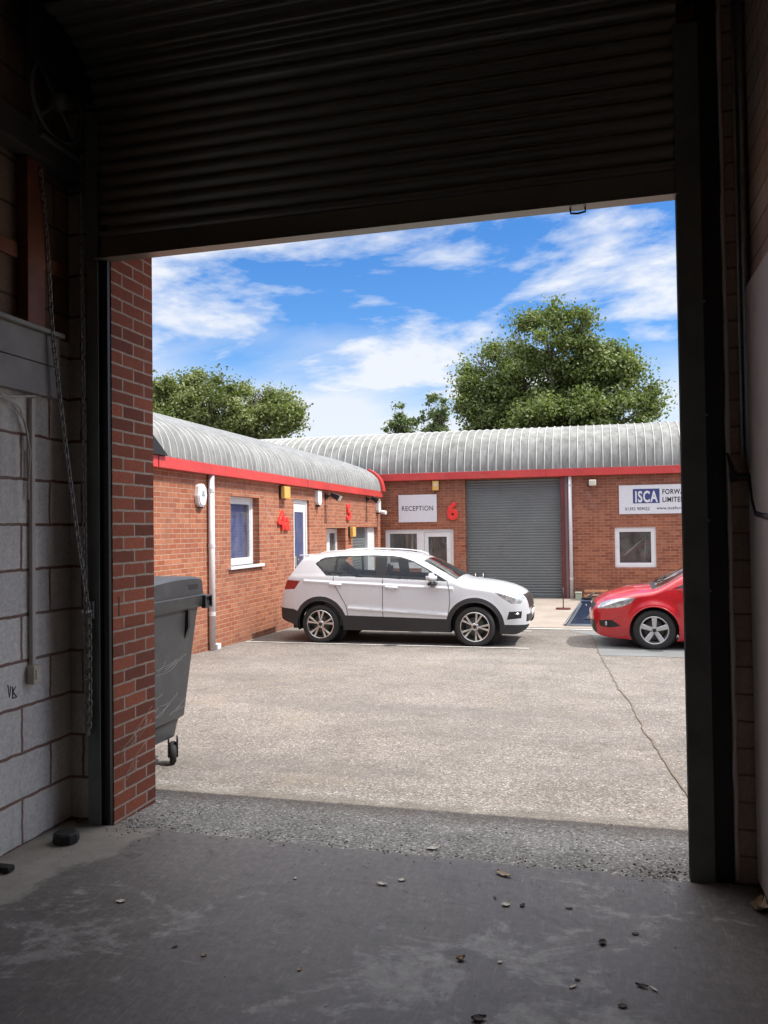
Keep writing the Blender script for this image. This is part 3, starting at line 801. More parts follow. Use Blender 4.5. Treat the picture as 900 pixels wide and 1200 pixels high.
# real profile of the curved eaves: (distance back from the fascia face, height above the fascia top)
PL = [(0,0),(.01,.12),(.05,.27),(.13,.40),(.30,.54),(.62,.69),(1.1,.86),(1.55,.985),(2.1,1.06),(2.8,1.09),(4.5,1.09),(7,1.0)]
PF = [(0,0),(.01,.18),(.07,.42),(.20,.68),(.42,.92),(.78,1.13),(1.25,1.28),(1.8,1.36),(2.6,1.40),(4,1.40),(9,1.2)]
def smooth_prof(P, n=5):
    out = []
    for i in range(len(P)-1):
        p0 = P[max(i-1,0)]; p1 = P[i]; p2 = P[i+1]; p3 = P[min(i+2,len(P)-1)]
        for k in range(n):
            t = k/n
            q = []
            for a in (0,1):
                m1 = (p2[a]-p0[a])/2; m2 = (p3[a]-p1[a])/2
                q.append((2*t**3-3*t**2+1)*p1[a]+(t**3-2*t**2+t)*m1+(-2*t**3+3*t**2)*p2[a]+(t**3-t**2)*m2)
            out.append(tuple(q))
    out.append(P[-1]); return out
def curved_roof(P, f3, u0, u1, pitch, rib_h, rw=.055):
    """corrugated sheet: f3(u, back, up); trapezoid ribs of height rib_h every pitch. Returns (sheet, ribs)"""
    P = smooth_prof(P)
    N = []
    for i in range(len(P)):
        a = P[max(i-1,0)]; b = P[min(i+1,len(P)-1)]
        d = math.hypot(b[0]-a[0], b[1]-a[1]) or 1
        N.append((-(b[1]-a[1])/d, (b[0]-a[0])/d))
    sheet_ = MB(); ribs = MB()
    u = u0; us = []
    sheet_.grid([[f3(uu, p[0], p[1]) for p in P] for uu in (u0, u1)], smooth=True)
    while u < u1 - pitch*.5:
        w = pitch*rw
        cols = []
        for du, h in ((0,0),(w*.35,rib_h),(w*1.65,rib_h),(w*2,0)):
            cols.append([f3(u+du, p[0]+n[0]*h, p[1]+n[1]*h+.0005) for p, n in zip(P, N)])
        ribs.grid(cols, smooth=False)
        u += pitch
    return sheet_, ribs

def framed_window(par, f3, u0, u1, z0, z1, fw=.07, depth=.05, back=None, name='window', pane='pane', sill=None):
    """f3(u,z,w): w<0 sticks out of wall face, w>0 recessed"""
    m = MB()
    def bx(a, b, c, d, w0, w1):
        P = [f3(u,z,w) for w in (w0,w1) for u,z in ((a,c),(b,c),(b,d),(a,d))]
        m.add(P, [(0,1,2,3),(7,6,5,4),(0,4,5,1),(1,5,6,2),(2,6,7,3),(3,7,4,0)])
    bx(u0, u1, z1-fw, z1, 0, depth); bx(u0, u1, z0, z0+fw, 0, depth)
    bx(u0, u0+fw, z0+fw, z1-fw, 0, depth); bx(u1-fw, u1, z0+fw, z1-fw, 0, depth)
    # inner sash bead
    g = fw*.45
    for a,b,c,d in ((u0+fw,u1-fw,z1-fw-g,z1-fw),(u0+fw,u1-fw,z0+fw,z0+fw+g),(u0+fw,u0+fw+g,z0+fw+g,z1-fw-g),(u1-fw-g,u1-fw,z0+fw+g,z1-fw-g)):
        bx(a,b,c,d,.012,depth-.002)
    w = m.build(name, M['white_paint'], par)
    p = MB(); p.add([f3(u0+fw,z0+fw,depth*.6), f3(u1-fw,z0+fw,depth*.6), f3(u1-fw,z1-fw,depth*.6), f3(u0+fw,z1-fw,depth*.6)], [(0,1,2,3)])
    p.build(pane, M['pane'], w)
    if back:
        q = MB(); dd = depth+back[1]
        q.add([f3(u0,z0,dd), f3(u1,z0,dd), f3(u1,z1,dd), f3(u0,z1,dd)], [(0,1,2,3)])
        q.build(back[2], M[back[0]], w)
    if sill:
        s = MB(); a, b, c, d = sill
        P = [f3(u,z,ww) for ww in (c,d) for u,z in ((a,z0-.05),(b,z0-.05),(b,z0),(a,z0))]
        s.add(P, [(0,1,2,3),(7,6,5,4),(0,4,5,1),(1,5,6,2),(2,6,7,3),(3,7,4,0)]); s.build('sill', M['white_paint'], w)
    return w

def downpipe(par, x, y, z0, z1, r=.05, shoe=None):
    m = MB(); m.tube([(x,y,z1),(x,y,z0)], r, 14)
    for zz in (z0+.55, (z0+z1)/2+.25, z1-.25): m.tube([(x,y,zz-.03),(x,y,zz+.03)], r*1.10, 14, smooth=False)
    if shoe: m.box(*shoe)
    return m.build('downpipe', M['white_pipe'], par)

def room(par, x0, x1, y0, y1, z0, z1, open_face):
    """dark room behind an opening so that panes show depth"""
    m = MB(); F = {'z0':(0,3,2,1),'z1':(4,5,6,7),'y0':(0,1,5,4),'x1':(1,2,6,5),'y1':(2,3,7,6),'x0':(3,0,4,7)}
    vs = [(x0,y0,z0),(x1,y0,z0),(x1,y1,z0),(x0,y1,z0),(x0,y0,z1),(x1,y0,z1),(x1,y1,z1),(x0,y1,z1)]
    m.add(vs, [f for k, f in F.items() if k != open_face]); return m.build('dark_interior', M['inner_dark'], par, norm=False)

# ---- left building, face looking +X
lb = thing('brick_office', (XF, 14, -.3), 'low sunlit red brick office range along the left side, numbered 4a and 5', 'building')
fl = lambda u, z, w: (XF - w, u, z)
holes = [(12.5,13.7,1.0,2.2), (15.44,16.36,-.32,2.24), (17.5,18.95,-1,1.64), (19.52,21.98,-1,1.66)]
mb = MB(); wall(mb, fl, 4.36, 22.25, -.5, 2.66, .3, holes); mb.build('wall', M['brick_y'], lb)
mb = MB(); mb.box(XF-7, XF-.005, 22.25, 22.3, -.5, 2.66); mb.build('end_wall', M['brick_x'], lb)
mb = MB()
for a, b in ((4.7, 9.98), (10.0, 15.98), (16.0, 22.1)): mb.box(XF+.002, XF+.125, a, b-.006, 2.50, 2.665, .006)
mb.build('fascia', M['red_paint'], lb)
mb = MB(); mb.box(XF-.1, XF+.001, 4.7, 22.1, 2.661, 2.668); mb.build('eaves_board', M['red_paint'], lb)
s_, r_ = curved_roof(PL, lambda u, b, h: (XF+.115-b, u, 2.668+h), 4.7, 21.95, .2, .021)
s_.build('roof', M['roof'], lb); r_.build('roof_ribs', M['roof_rib'], lb)
# red verge trim curving over the end of the roof
P2 = smooth_prof(PL); mb = MB()
rows = []
for uu, off in ((21.97,.0),(21.97,.06),(22.24,.06),(22.24,.0)):
    rr = []
    for i, p in enumerate(P2[:23]):
        a = P2[max(i-1,0)]; b = P2[min(i+1,len(P2)-1)]; d = math.hypot(b[0]-a[0], b[1]-a[1]) or 1
        rr.append((XF+.115-p[0]+(b[1]-a[1])/d*off, uu, 2.668+p[1]+(b[0]-a[0])/d*off))
    rows.append(rr)
mb.grid(rows, smooth=False); mb.build('verge_trim', M['red_paint'], lb)
mb = MB(); mb.add([(XF+.17,9.2,2.67),(XF+.17,10.16,2.67),(XF+.17,9.2,3.30),(XF-.1,9.2,2.67),(XF-.1,10.16,2.67),(XF-.1,9.2,3.30)], [(0,1,2),(3,5,4),(0,3,4,1),(1,4,5,2),(2,5,3,0)]); mb.build('flashing', M['black'], lb)
downpipe(lb, XF+.06, 11.68, -.26, 2.50, .05)
mb = MB(); mb.box(XF+.002, XF+.10, 11.80, 11.92, -.30, -.20, .02); mb.build('drain_shoe', M['white_paint'], lb)
fw_ = lambda u, z, w: fl(u, z, w+.13)
framed_window(lb, fw_, 12.5, 13.7, 1.0, 2.2, .085, .06, ('blind', .05, 'blind'), sill=(12.4, 13.82, -.18, .0))
# door of unit 4a with blue blind behind its glass
fd = lambda u, z, w: fl(u, z, w+.05)
d = MB()
def slab(m, f3, a, b, c, e, w0, w1):
    P = [f3(u,z,w) for w in (w0,w1) for u,z in ((a,c),(b,c),(b,e),(a,e))]
    m.add(P, [(0,1,2,3),(7,6,5,4),(0,4,5,1),(1,5,6,2),(2,6,7,3),(3,7,4,0)])
slab(d, fd, 15.44, 15.52, -.32, 2.24, 0, .06); slab(d, fd, 16.28, 16.36, -.32, 2.24, 0, .06); slab(d, fd, 15.52, 16.28, 2.16, 2.24, 0, .06)
slab(d, fd, 15.53, 15.64, -.30, 2.15, .012, .05); slab(d, fd, 16.16, 16.27, -.30, 2.15, .012, .05); slab(d, fd, 15.64, 16.16, 1.98, 2.15, .012, .05)
slab(d, fd, 15.64, 16.16, -.30, .78, .014, .05)
dr = d.build('door', M['white_paint'], lb)
d = MB(); P_ = [fd(15.64,.78,.022), fd(16.16,.78,.022), fd(16.16,1.98,.022), fd(15.64,1.98,.022)]; d.add(P_, [(0,1,2,3)]); d.build('pane', M['pane'], dr)
d = MB(); slab(d, fd, 15.64, 16.16, .78, 1.98, .030, .035); d.build('blind', M['blind'], dr)
d = MB(); slab(d, fd, 15.66, 15.78, .84, 1.06, -.012, .012); slab(d, fd, 15.68, 15.80, .98, 1.01, -.06, -.045); d.build('handle', M['chrome'], dr)
# unit 5: white door-and-window set, and a recessed grey shutter beside a white post
f5 = lambda u, z, w: fl(u, z, w+.22)
framed_window(lb, f5, 17.5, 18.3, -.34, 1.62, .10, .07, ('inner_dark', .3, 'backing'), name='door')
framed_window(lb, f5, 18.302, 18.95, -.34, 1.62, .07, .06, ('inner_dark', .3, 'backing'))
mb = MB()
rows = []
z = -.36
while z < 1.66:
    for k, o in ((0,.0),(.2,.012),(.5,.016),(.8,.012)):
        rows.append((z + k*.075, o))
    z += .075
mb.grid([[(XF-.20+o, y, zz) for zz, o in rows] for y in (19.52, 21.3)]); mb.build('roller_door', M['shutter'], lb)
mb = MB(); mb.box(XF-.22, XF-.10, 21.3, 21.97, -.36, 1.655, .01); mb.build('white_post', M['white_paint'], lb)
mb = MB(); mb.box(XF-.298, XF-.29, 17.0, 22.2, -.5, 2.4); mb.build('inner_wall', M['inner_dark'], lb)

# ---- far building, face looking -Y
fb = thing('brick_workshop', (-1, YF, -.37), 'long red brick workshop across the end of the yard with a grey roller door', 'building')
ff = lambda u, z, w: (u, YF + w, z)
holes = [(-3.57,-.90,-1,2.96), (-5.93,-3.92,-.37,1.585), (.49,1.55,.48,1.56)]
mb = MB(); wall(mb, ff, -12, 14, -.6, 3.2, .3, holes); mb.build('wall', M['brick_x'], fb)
mb = MB()
for a, b in ((-12, -1.3), (-1.3, 4.7), (4.7, 14)): mb.box(a+.003, b-.003, YF-.15, YF-.002, 2.985, 3.19, .006)
mb.build('fascia', M['red_paint'], fb)
s_, r_ = curved_roof(PF, lambda u, b, h: (u, YF-.14+b, 3.192+h), -14, 14, .222, .022)
s_.build('roof', M['roof'], fb); r_.build('roof_ribs', M['roof_rib'], fb)
mb = MB(); rows = []; z = -.40
while z < 2.98:
    for k, o in ((0,.0),(.18,.014),(.45,.02),(.75,.014),(.95,.0)):
        rows.append((z + k*.0765, o))
    z += .0765
mb.grid([[(x, YF+.20-o, zz) for zz, o in rows] for x in (-3.57, -.90)])
sd = mb.build('roller_door', M['shutter'], fb)
mb = MB(); mb.box(-3.55, -.92, YF+.165, YF+.18, -.40, -.30, .003); mb.build('bottom_rail', M['shutter'], sd)
mb = MB()
for xx in (-3.32, -3.10): mb.tube([(xx, YF+.17, .02), (xx, YF+.08, .04), (xx, YF+.08, .30), (xx, YF+.17, .32)], .022, 8)
mb.tube([(-3.32, YF+.08, .20), (-3.10, YF+.08, .20)], .015, 8); mb.build('lift_handle', M['chrome'], sd)
mb = MB(); mb.box(-.925, -.815, YF-.03, YF+.21, -.40, 2.975, .005); mb.build('door_post', M['dark_red'], fb)
mb = MB(); mb.box(-.81, -.735, YF-.012, YF-.002, -.38, 2.975, .003); mb.build('cover_strip', plain('purple_grey_strip', (.20,.13,.14), .6), fb)
downpipe(fb, -.665, YF-.065, -.37, 2.98, .048)
fr = lambda u, z, w: ff(u, z, w+.06)
framed_window(fb, fr, -5.93, -4.88, .50, 1.58, .085, .06, None)
mb = MB(); mb.box(-5.93, -4.88, YF+.02, YF+.28, -.5, .46); mb.build('wall_below_window', M['brick_x'], fb)
mb = MB(); mb.box(-5.95, -4.86, YF-.03, YF+.1, .4605, .499, .006); mb.build('sill', M['white_paint'], fb)
# glazed reception door
d = MB()
slab(d, fr, -4.878, -4.79, -.36, 1.58, 0, .06); slab(d, fr, -4.0, -3.922, -.36, 1.58, 0, .06); slab(d, fr, -4.79, -4.0, 1.50, 1.58, 0, .06)
slab(d, fr, -4.78, -4.665, -.35, 1.49, .012, .05); slab(d, fr, -4.13, -4.01, -.35, 1.49, .012, .05); slab(d, fr, -4.665, -4.13, 1.36, 1.49, .012, .05); slab(d, fr, -4.665, -4.13, -.35, -.18, .012, .05)
dr = d.build('door', M['white_paint'], fb)
d = MB(); d.add([fr(-4.665,-.18,.03), fr(-4.13,-.18,.03), fr(-4.13,1.36,.03), fr(-4.665,1.36,.03)], [(0,1,2,3)]); d.build('pane', M['pane'], dr)
room(fb, -5.95, -3.9, YF+.29, YF+3, -.37, 2.3, 'y0')
mb = MB()
for i, xx in enumerate((-5.45, -5.3, -5.12)): mb.box(xx, xx+.07, YF+.6, YF+.64, -.3, 1.6)
mb.box(-5.7, -5.52, YF+1.4, YF+1.5, -.3, 1.5); mb.build('inner_blinds', M['panel'], fb)
wr = framed_window(fb, lambda u,z,w: ff(u,z,w+.04), .49, 1.55, .48, 1.56, .085, .06, None)
room(fb, .45, 1.6, YF+.29, YF+1.4, .2, 1.9, 'y0')
mb = MB(); mb.tube([(.72, YF+.34, .78), (1.32, YF+.5, 1.30)], .02, 6); mb.tube([(1.32, YF+.5, 1.30), (1.28, YF+.5, .7)], .014, 6); mb.build('stored_poles', M['panel'], fb)
mb = MB(); mb.box(-.25, 8, YF-.07, YF-.003, -.5, -.25, .02); mb.build('plinth', M['brown'], fb)

# ------------------------------------------------------------------ things fixed to the walls
def text_obj(name, s, size, mat, mtx, parent=None, bold=0.0, extrude=.004, xs=1.0, bevel=0.0, align='LEFT', spacing=1.0):
    cu = bpy.data.curves.new(name, 'FONT'); cu.body = s; cu.size = size; cu.extrude = extrude; cu.offset = bold
    cu.align_x = align; cu.bevel_depth = bevel; cu.bevel_resolution = 2; cu.space_character = spacing; cu.resolution_u = 6
    tmp = bpy.data.objects.new(name, cu); COL.objects.link(tmp)
    bpy.context.view_layer.update()
    me = bpy.data.meshes.new_from_object(tmp.evaluated_get(bpy.context.evaluated_depsgraph_get()))
    bpy.data.objects.remove(tmp); bpy.data.curves.remove(cu)
    o0 = origin(parent) if parent else Vector((0,0,0))
    for v in me.vertices:
        v.co = (mtx @ Vector((v.co.x*xs, v.co.y, v.co.z))) - o0
    me.materials.clear(); me.materials.append(mat)
    o = bpy.data.objects.new(name, me); COL.objects.link(o)
    if parent: o.parent = parent
    return o
def far_m(x, z, y=YF-.02):     # text on the far wall: local x -> X, y -> Z, z -> -Y
    return Matrix(((1,0,0,x),(0,0,-1,y),(0,1,0,z),(0,0,0,1)))
def left_m(y, z, x=XF+.02):    # text on the left wall: local x -> Y, y -> Z, z -> X
    return Matrix(((0,0,1,x),(1,0,0,y),(0,1,0,z),(0,0,0,1)))

def text_thing(name, s, size, mat, mtx, label, cat, group, **kw):
    o = text_obj(name, s, size, mat, mtx, None, **kw)
    c = sum((v.co for v in o.data.vertices), Vector())/len(o.data.vertices)
    for v in o.data.vertices: v.co -= c
    o.location = c
    return tag(o, label, cat, group)
GN = 'red unit numbers on the brick walls'
text_thing('number_sign', '4a', .50, M['sign_red'], left_m(14.56, 1.62), 'fat red 4a fixed to the sunlit brick beside the white door', 'number sign', GN, bold=.011, extrude=.02, bevel=.010, xs=1.15)
text_thing('number_sign', '5', .56, M['sign_red'], left_m(18.98, 1.84), 'fat red 5 high on the sunlit left brick wall', 'number sign', GN, bold=.006, extrude=.02, bevel=.010, xs=1.2)
text_thing('number_sign', '6', .66, M['sign_red'], far_m(-4.09, 1.86), 'fat red 6 on the far brick wall beside the grey roller door', 'number sign', GN, bold=.016, extrude=.02, bevel=.014, xs=.95)

rs = thing('reception_sign', (-4.95, YF-.02, 2.18), 'plain white board lettered RECEPTION on the far brick wall', 'sign')
m = MB(); m.box(-5.51, -4.39, YF-.035, YF-.004, 1.785, 2.575, .003); m.build('board', M['sign_white'], rs)
text_obj('lettering', 'RECEPTION', .195, M['sign_black'], far_m(-4.95, 2.115, YF-.0365), rs, bold=.001, extrude=.001, align='CENTER', xs=.86, spacing=1.08)
cs = thing('company_sign', (1.4, YF-.02, 2.3), 'wide white company board with white letters on a navy block above the right-hand window', 'sign')
m = MB(); m.box(.62, 2.95, YF-.035, YF-.004, 1.915, 2.69, .003); m.build('board', M['sign_white'], cs)
m = MB(); m.box(.98, 1.66, YF-.039, YF-.0352, 2.20, 2.585); m.build('logo_block', M['sign_navy'], cs)
text_obj('logo_lettering', 'ISCA', .41, M['sign_white'], far_m(1.315, 2.237, YF-.0395), cs, bold=.012, extrude=.001, align='CENTER', xs=.62, spacing=1.12)
text_obj('lettering', 'FORWARDING', .185, M['sign_black'], far_m(1.725, 2.435, YF-.0365), cs, bold=.004, extrude=.001, xs=.80, spacing=1.08)
text_obj('lettering', 'LIMITED', .185, M['sign_black'], far_m(1.725, 2.225, YF-.0365), cs, bold=.004, extrude=.001, xs=.80, spacing=1.08)
text_obj('lettering', '01392', .115, M['sign_black'], far_m(.77, 2.015, YF-.0365), cs, bold=.001, extrude=.001, xs=.88, spacing=1.08)
text_obj('lettering', '909022', .115, M['sign_black'], far_m(1.08, 2.015, YF-.0365), cs, bold=.001, extrude=.001, xs=.88, spacing=1.08)
text_obj('lettering', 'www.iscaforwarding', .115, M['sign_black'], far_m(1.58, 2.025, YF-.0365), cs, bold=.001, extrude=.001, xs=.95, spacing=1.08)

def alarm_hex(y, z, s, label):
    a = thing('alarm_box', (XF, y, z), label, 'alarm box', 'alarm boxes on the left brick wall')
    hexa = [(-.17*s,-.02*s),(-.13*s,.15*s),(-.05*s,.20*s),(.06*s,.20*s),(.14*s,.15*s),(.17*s,-.02*s),(.12*s,-.17*s),(.04*s,-.22*s),(-.05*s,-.22*s),(-.12*s,-.17*s)]
    m = MB(); m.prism(hexa, lambda u,v,w: (XF+.004+w, y+u, z+v), .07*s); m.prism([(u*.86, v*.86) for u,v in hexa], lambda u,v,w: (XF+.004+.0702*s+w, y+u, z+v), .02*s)
    m.build('cover', M['white_paint'], a)
    m = MB(); m.box(XF+.094*s, XF+.098*s, y-.05*s, y+.06*s, z-.03*s, z+.012*s); m.box(XF+.094*s, XF+.098*s, y-.03*s, y+.04*s, z+.0121*s, z+.07*s); m.build('badge', plain('grey_print', (.3,.32,.36), .5), a)
    m = MB(); m.box(XF+.02, XF+.06*s, y-.05*s, y+.06*s, z-.25*s, z-.2205*s); m.build('strobe', M['black'], a)
alarm_hex(11.37, 2.17, .85, 'white hexagonal alarm box beside the white downpipe')
def alarm_small(y, z, label):
    a = thing('alarm_box', (XF, y, z), label, 'alarm box', 'alarm boxes on the left brick wall')
    m = MB(); m.prism([(-.13,-.10),(-.13,.15),(.13,.15),(.13,-.10),(.05,-.17),(-.05,-.17)], lambda u,v,w: (XF+.004+w, y+u, z+v), .08); m.build('cover', M['white_paint'], a)
    m = MB(); m.box(XF+.01, XF+.07, y-.05, y+.05, z-.21, z-.172); m.build('strobe', M['black'], a)
alarm_small(16.84, 2.32, 'small white alarm box just right of the white door')
alarm_small(21.93, 2.24, 'white alarm box at the far end of the left brick wall')

GB = 'yellow boxes on the brick walls'
def yellow_box(loc, dims, label, face):
    a = thing('yellow_box', loc, label, 'alarm box', GB)
    x, y, z = loc; w, h, t = dims
    m = MB(); n = MB()
    if face == 'x':
        m.box(x+.003, x+.045, y-w/2-.005, y+w/2+.005, z-h/2, z+h/2, .006); n.box(x+.0455, x+t, y-w/2, y+w/2, z-h/2+.01, z+h/2-.01, .012)
    else:
        m.box(x-w/2-.005, x+w/2+.005, y-.045, y-.003, z-h/2, z+h/2, .006); n.box(x-w/2, x+w/2, y-t, y-.0455, z-h/2+.01, z+h/2-.01, .012)
    m.build('backplate', M['black'], a); n.build('cover', M['yellow'], a)
    return a
yellow_box((XF, 14.80, 2.34), (.30, .26, .13), 'yellow box directly above the red 4a', 'x')
yellow_box((XF, 19.30, 1.54), (.26, .27, .13), 'yellow box below the red 5, between the two openings', 'x')
yb = yellow_box((-4.40, YF, 2.82), (.18, .30, .11), 'pale yellow box under the red fascia, above the reception board', 'y')
m = MB(); m.box(-4.44, -4.36, YF-.114, YF-.1105, 2.80, 2.90); m.build('badge', M['cream'], yb)

def flood(y, z, label, reach=.30):
    a = thing('floodlight', (XF, y, z), label, 'floodlight', 'floodlights on the brick walls')
    m = MB(); m.box(XF+.003, XF+.04, y-.06, y+.06, z-.06, z+.06, .006); m.tube([(XF+.04,y,z),(XF+.13,y,z+.03)], .022, 8); m.build('bracket', M['black'], a)
    m = MB()
    c, s = math.cos(-.55), math.sin(-.55)
    bm = bmesh.new(); bmesh.ops.create_cube(bm, size=1)
    for v in bm.verts: v.co = Vector((v.co.x*.22, v.co.y*.17*(1.25 if v.co.x > 0 else .8), v.co.z*.10*(1.3 if v.co.x > 0 else .8)))
    m.bm(bm, Matrix.Translation((XF+.10+reach*.5, y, z+.0)) @ Matrix.Rotation(.5, 4, 'Y'))
    m.build('housing', M['black'], a)
    m = MB(); bm = bmesh.new(); bmesh.ops.create_cube(bm, size=1)
    for v in bm.verts: v.co = Vector((v.co.x*.012+.117, v.co.y*.19, v.co.z*.11))
    m.bm(bm, Matrix.Translation((XF+.10+reach*.5, y, z+.0)) @ Matrix.Rotation(.5, 4, 'Y')); m.build('lens', M['cream'], a)
flood(17.45, 2.36, 'black floodlight on the sunlit left wall between the white door and the red 5')
flood(20.85, 2.40, 'black floodlight on the sunlit left wall beyond the red 5')
a = thing('floodlight', (-.09, YF, 2.77), 'small grey flood lamp on the far wall right of the white downpipe', 'floodlight', 'floodlights on the brick walls')
m = MB(); m.box(-.20, -.10, YF-.10, YF-.003, 2.69, 2.82, .01); m.build('bracket', M['black'], a)
m = MB(); m.box(-.16, .03, YF-.22, YF-.1005, 2.70, 2.86, .02); m.build('housing', M['cream'], a)
a = thing('security_camera', (XF, 22.05, 2.08), 'tiny white security camera at the far end corner of the left wall', 'camera')
m = MB(); m.box(XF+.003, XF+.03, 22.0, 22.1, 2.06, 2.16, .005); m.tube([(XF+.03,22.05,2.11),(XF+.12,22.05,2.10)], .018, 8); m.build('bracket', M['white_paint'], a)
m = MB(); m.tube([(XF+.10,21.98,2.09),(XF+.26,21.93,2.06)], [.05,.055], 12); m.build('housing', M['white_paint'], a)

# ------------------------------------------------------------------ cars
def pchip(pts):
    x = np.array([p[0] for p in pts], float); y = np.array([p[1] for p in pts], float)
    h = np.diff(x); d = np.diff(y)/h
    m = np.zeros(len(x)); m[0] = d[0]; m[-1] = d[-1]
    for i in range(1, len(x)-1):
        if d[i-1]*d[i] > 0:
            w1 = 2*h[i]+h[i-1]; w2 = h[i]+2*h[i-1]
            m[i] = (w1+w2)/(w1/d[i-1]+w2/d[i])
    def f(q):
        i = int(np.clip(np.searchsorted(x, q)-1, 0, len(h)-1)); t = (q-x[i])/h[i]
        t = min(1, max(0, t))
        return ((2*t**3-3*t**2+1)*y[i]+(t**3-2*t**2+t)*h[i]*m[i]+(-2*t**3+3*t**2)*y[i+1]+(t**3-t**2)*h[i]*m[i+1])
    return f
def inpoly(x, z, P):
    c = False; n = len(P); j = n-1
    for i in range(n):
        xi, zi = P[i]; xj, zj = P[j]
        if (zi > z) != (zj > z) and x < (xj-xi)*(z-zi)/(zj-zi)+xi: c = not c
        j = i
    return c
def snap_to(x, z, polys, tol):
    best = tol; out = None
    for P in polys:
        for (ax, az), (bx, bz) in zip(P, P[1:]+P[:1]):
            dx, dz = bx-ax, bz-az; L = dx*dx+dz*dz
            if L < 1e-12: continue
            t = max(0, min(1, ((x-ax)*dx+(z-az)*dz)/L))
            px, pz = ax+dx*t, az+dz*t
            d = math.hypot(px-x, pz-z)
            if d < best: best = d; out = (px, pz)
    return out
def circle(cx, cz, r, n=72): return [(cx+r*math.cos(2*math.pi*k/n), cz+r*math.sin(2*math.pi*k/n)) for k in range(n)]

def car_shell(root, S):
    zt = pchip(S['ztop']); zb = pchip(S['zbot']); W = pchip(S['W']); zsf = pchip(S['shoulder']); cr = pchip(S['crown'])
    x0, x1 = S['ztop'][0][0], S['ztop'][-1][0]
    st = []
    x = x0
    while x < x1-1e-6:
        st.append(x)
        e = min(x-x0, x1-x)
        x += .0035 if e < .07 else (.007 if e < .25 else .010)
    st.append(x1)
    NS, NT_ = 104, 40
    rings = []
    tum = S.get('tumble', .34)
    def side(x, z):
        w = W(x); b = zb(x); s = zsf(x); zm = S.get('zm', .72)
        if z > s:
            d = z-s
            return w - .022 - tum*d*min(1, d/.08*.5+.5) - .16*d*d
        if z > zm: 
            y = w - .022*((z-zm)/max(.05, s-zm))**2
        else: y = w - .075*max(0, (zm-z)/.5)**2
        c = S['crease'](x)
        if c: y += .019*math.exp(-((z-c)/.035)**2)*(1 if z < c else max(0, 1-(z-c)/.018*.6))
        c2 = S['crease2'](x) if 'crease2' in S else None
        if c2: y += .026*math.exp(-((z-c2)/.05)**2)*(1 if z > c2 else math.exp(-((z-c2)/.02)**2))
        for cx in (0, S['wb']):   # flared arches
            d = math.hypot(x-cx, z-S['wr']) - S['arch']
            if d > -.05: y += S.get('flare', .018)*math.exp(-(max(0, d)/.07)**2)
        return y
    for x in st:
        t_, b_ = zt(x), zb(x)
        ze = max(b_+.04, t_-cr(x))
        ye = max(.05, side(x, ze))
        r = [(side(x, b_+(ze-b_)*i/NS), b_+(ze-b_)*i/NS) for i in range(NS+1)]
        for i in range(1, NT_+1):
            y = ye*(1-i/NT_)
            r.append((y, t_-(t_-ze)*(y/ye)**2.2))
        k = NS
        for it in range(18):
            q = r[:]
            for i in range(max(1, k-9), min(len(r)-1, k+6)):
                q[i] = ((r[i-1][0]+2*r[i][0]+r[i+1][0])/4, (r[i-1][1]+2*r[i][1]+r[i+1][1])/4)
            r = q
        rings.append(r)
    NR = NS+NT_+1
    X = np.array([[x]*NR for x in st]); Y = np.array([[p[0] for p in r] for r in rings]); Z = np.array([[p[1] for p in r] for r in rings])
    # snap the grid to the outlines so that panel edges come out clean
    polys = S['snap']
    bbs = [(min(p[0] for p in P)-.02, max(p[0] for p in P)+.02, min(p[1] for p in P)-.02, max(p[1] for p in P)+.02, P) for P in polys]
    for i in range(1, len(st)-1):
        for j in range(1, NS+3):
            xx, zz = X[i,j], Z[i,j]
            near = [b[4] for b in bbs if b[0] < xx < b[1] and b[2] < zz < b[3]]
            if near:
                s = snap_to(xx, zz, near, .0064)
                if s: X[i,j], Z[i,j] = s
    groups = {}
    for i in range(len(st)-1):
        for j in range(NR-1):
            ids = ((i,j),(i+1,j),(i+1,j+1),(i,j+1))
            cx = sum(X[a] for a in ids)/4; cy = sum(Y[a] for a in ids)/4; cz = sum(Z[a] for a in ids)/4
            lab = S['classify'](cx, cy, cz, j >= NS)
            if lab is None: continue
            for sg in (1, -1):
                key = (lab, sg if lab in S['sided'] else 0)
                g = groups.setdefault(key, ([], []))
                n = len(g[0])
                g[0].extend([(X[a], sg*Y[a], Z[a]) for a in ids])
                g[1].append((n,n+1,n+2,n+3) if sg < 0 else (n+3,n+2,n+1,n))
    # end caps
    for i, lab in ((0, S['caps'][0]), (len(st)-1, S['caps'][1])):
        g = groups.setdefault((lab, 0), ([], []))
        for j in range(NR-1):
            n = len(g[0])
            g[0].extend([(X[i,j],Y[i,j],Z[i,j]),(X[i,j+1],Y[i,j+1],Z[i,j+1]),(X[i,j],-Y[i,j],Z[i,j]),(X[i,j+1],-Y[i,j+1],Z[i,j+1])])
            g[1].append((n,n+1,n+3,n+2))
    out = {}
    for (lab, sg), (v, f) in sorted(groups.items(), key=lambda q: (q[0][0], q[0][1])):
        name, mat, par = S['parts'][lab]
        m = MB(); m.add(v, f, True)
        parent = root if par is None else out[(par, sg if par in S['sided'] else 0)]
        o = m.build(name, M[mat], parent, local=True, norm=True, auto=40)
        out[(lab, sg)] = o
    def surf(x, z, out_=0.0): return Vector((x, -(side(x, z)+out_), z))
    return out, side, zt, surf

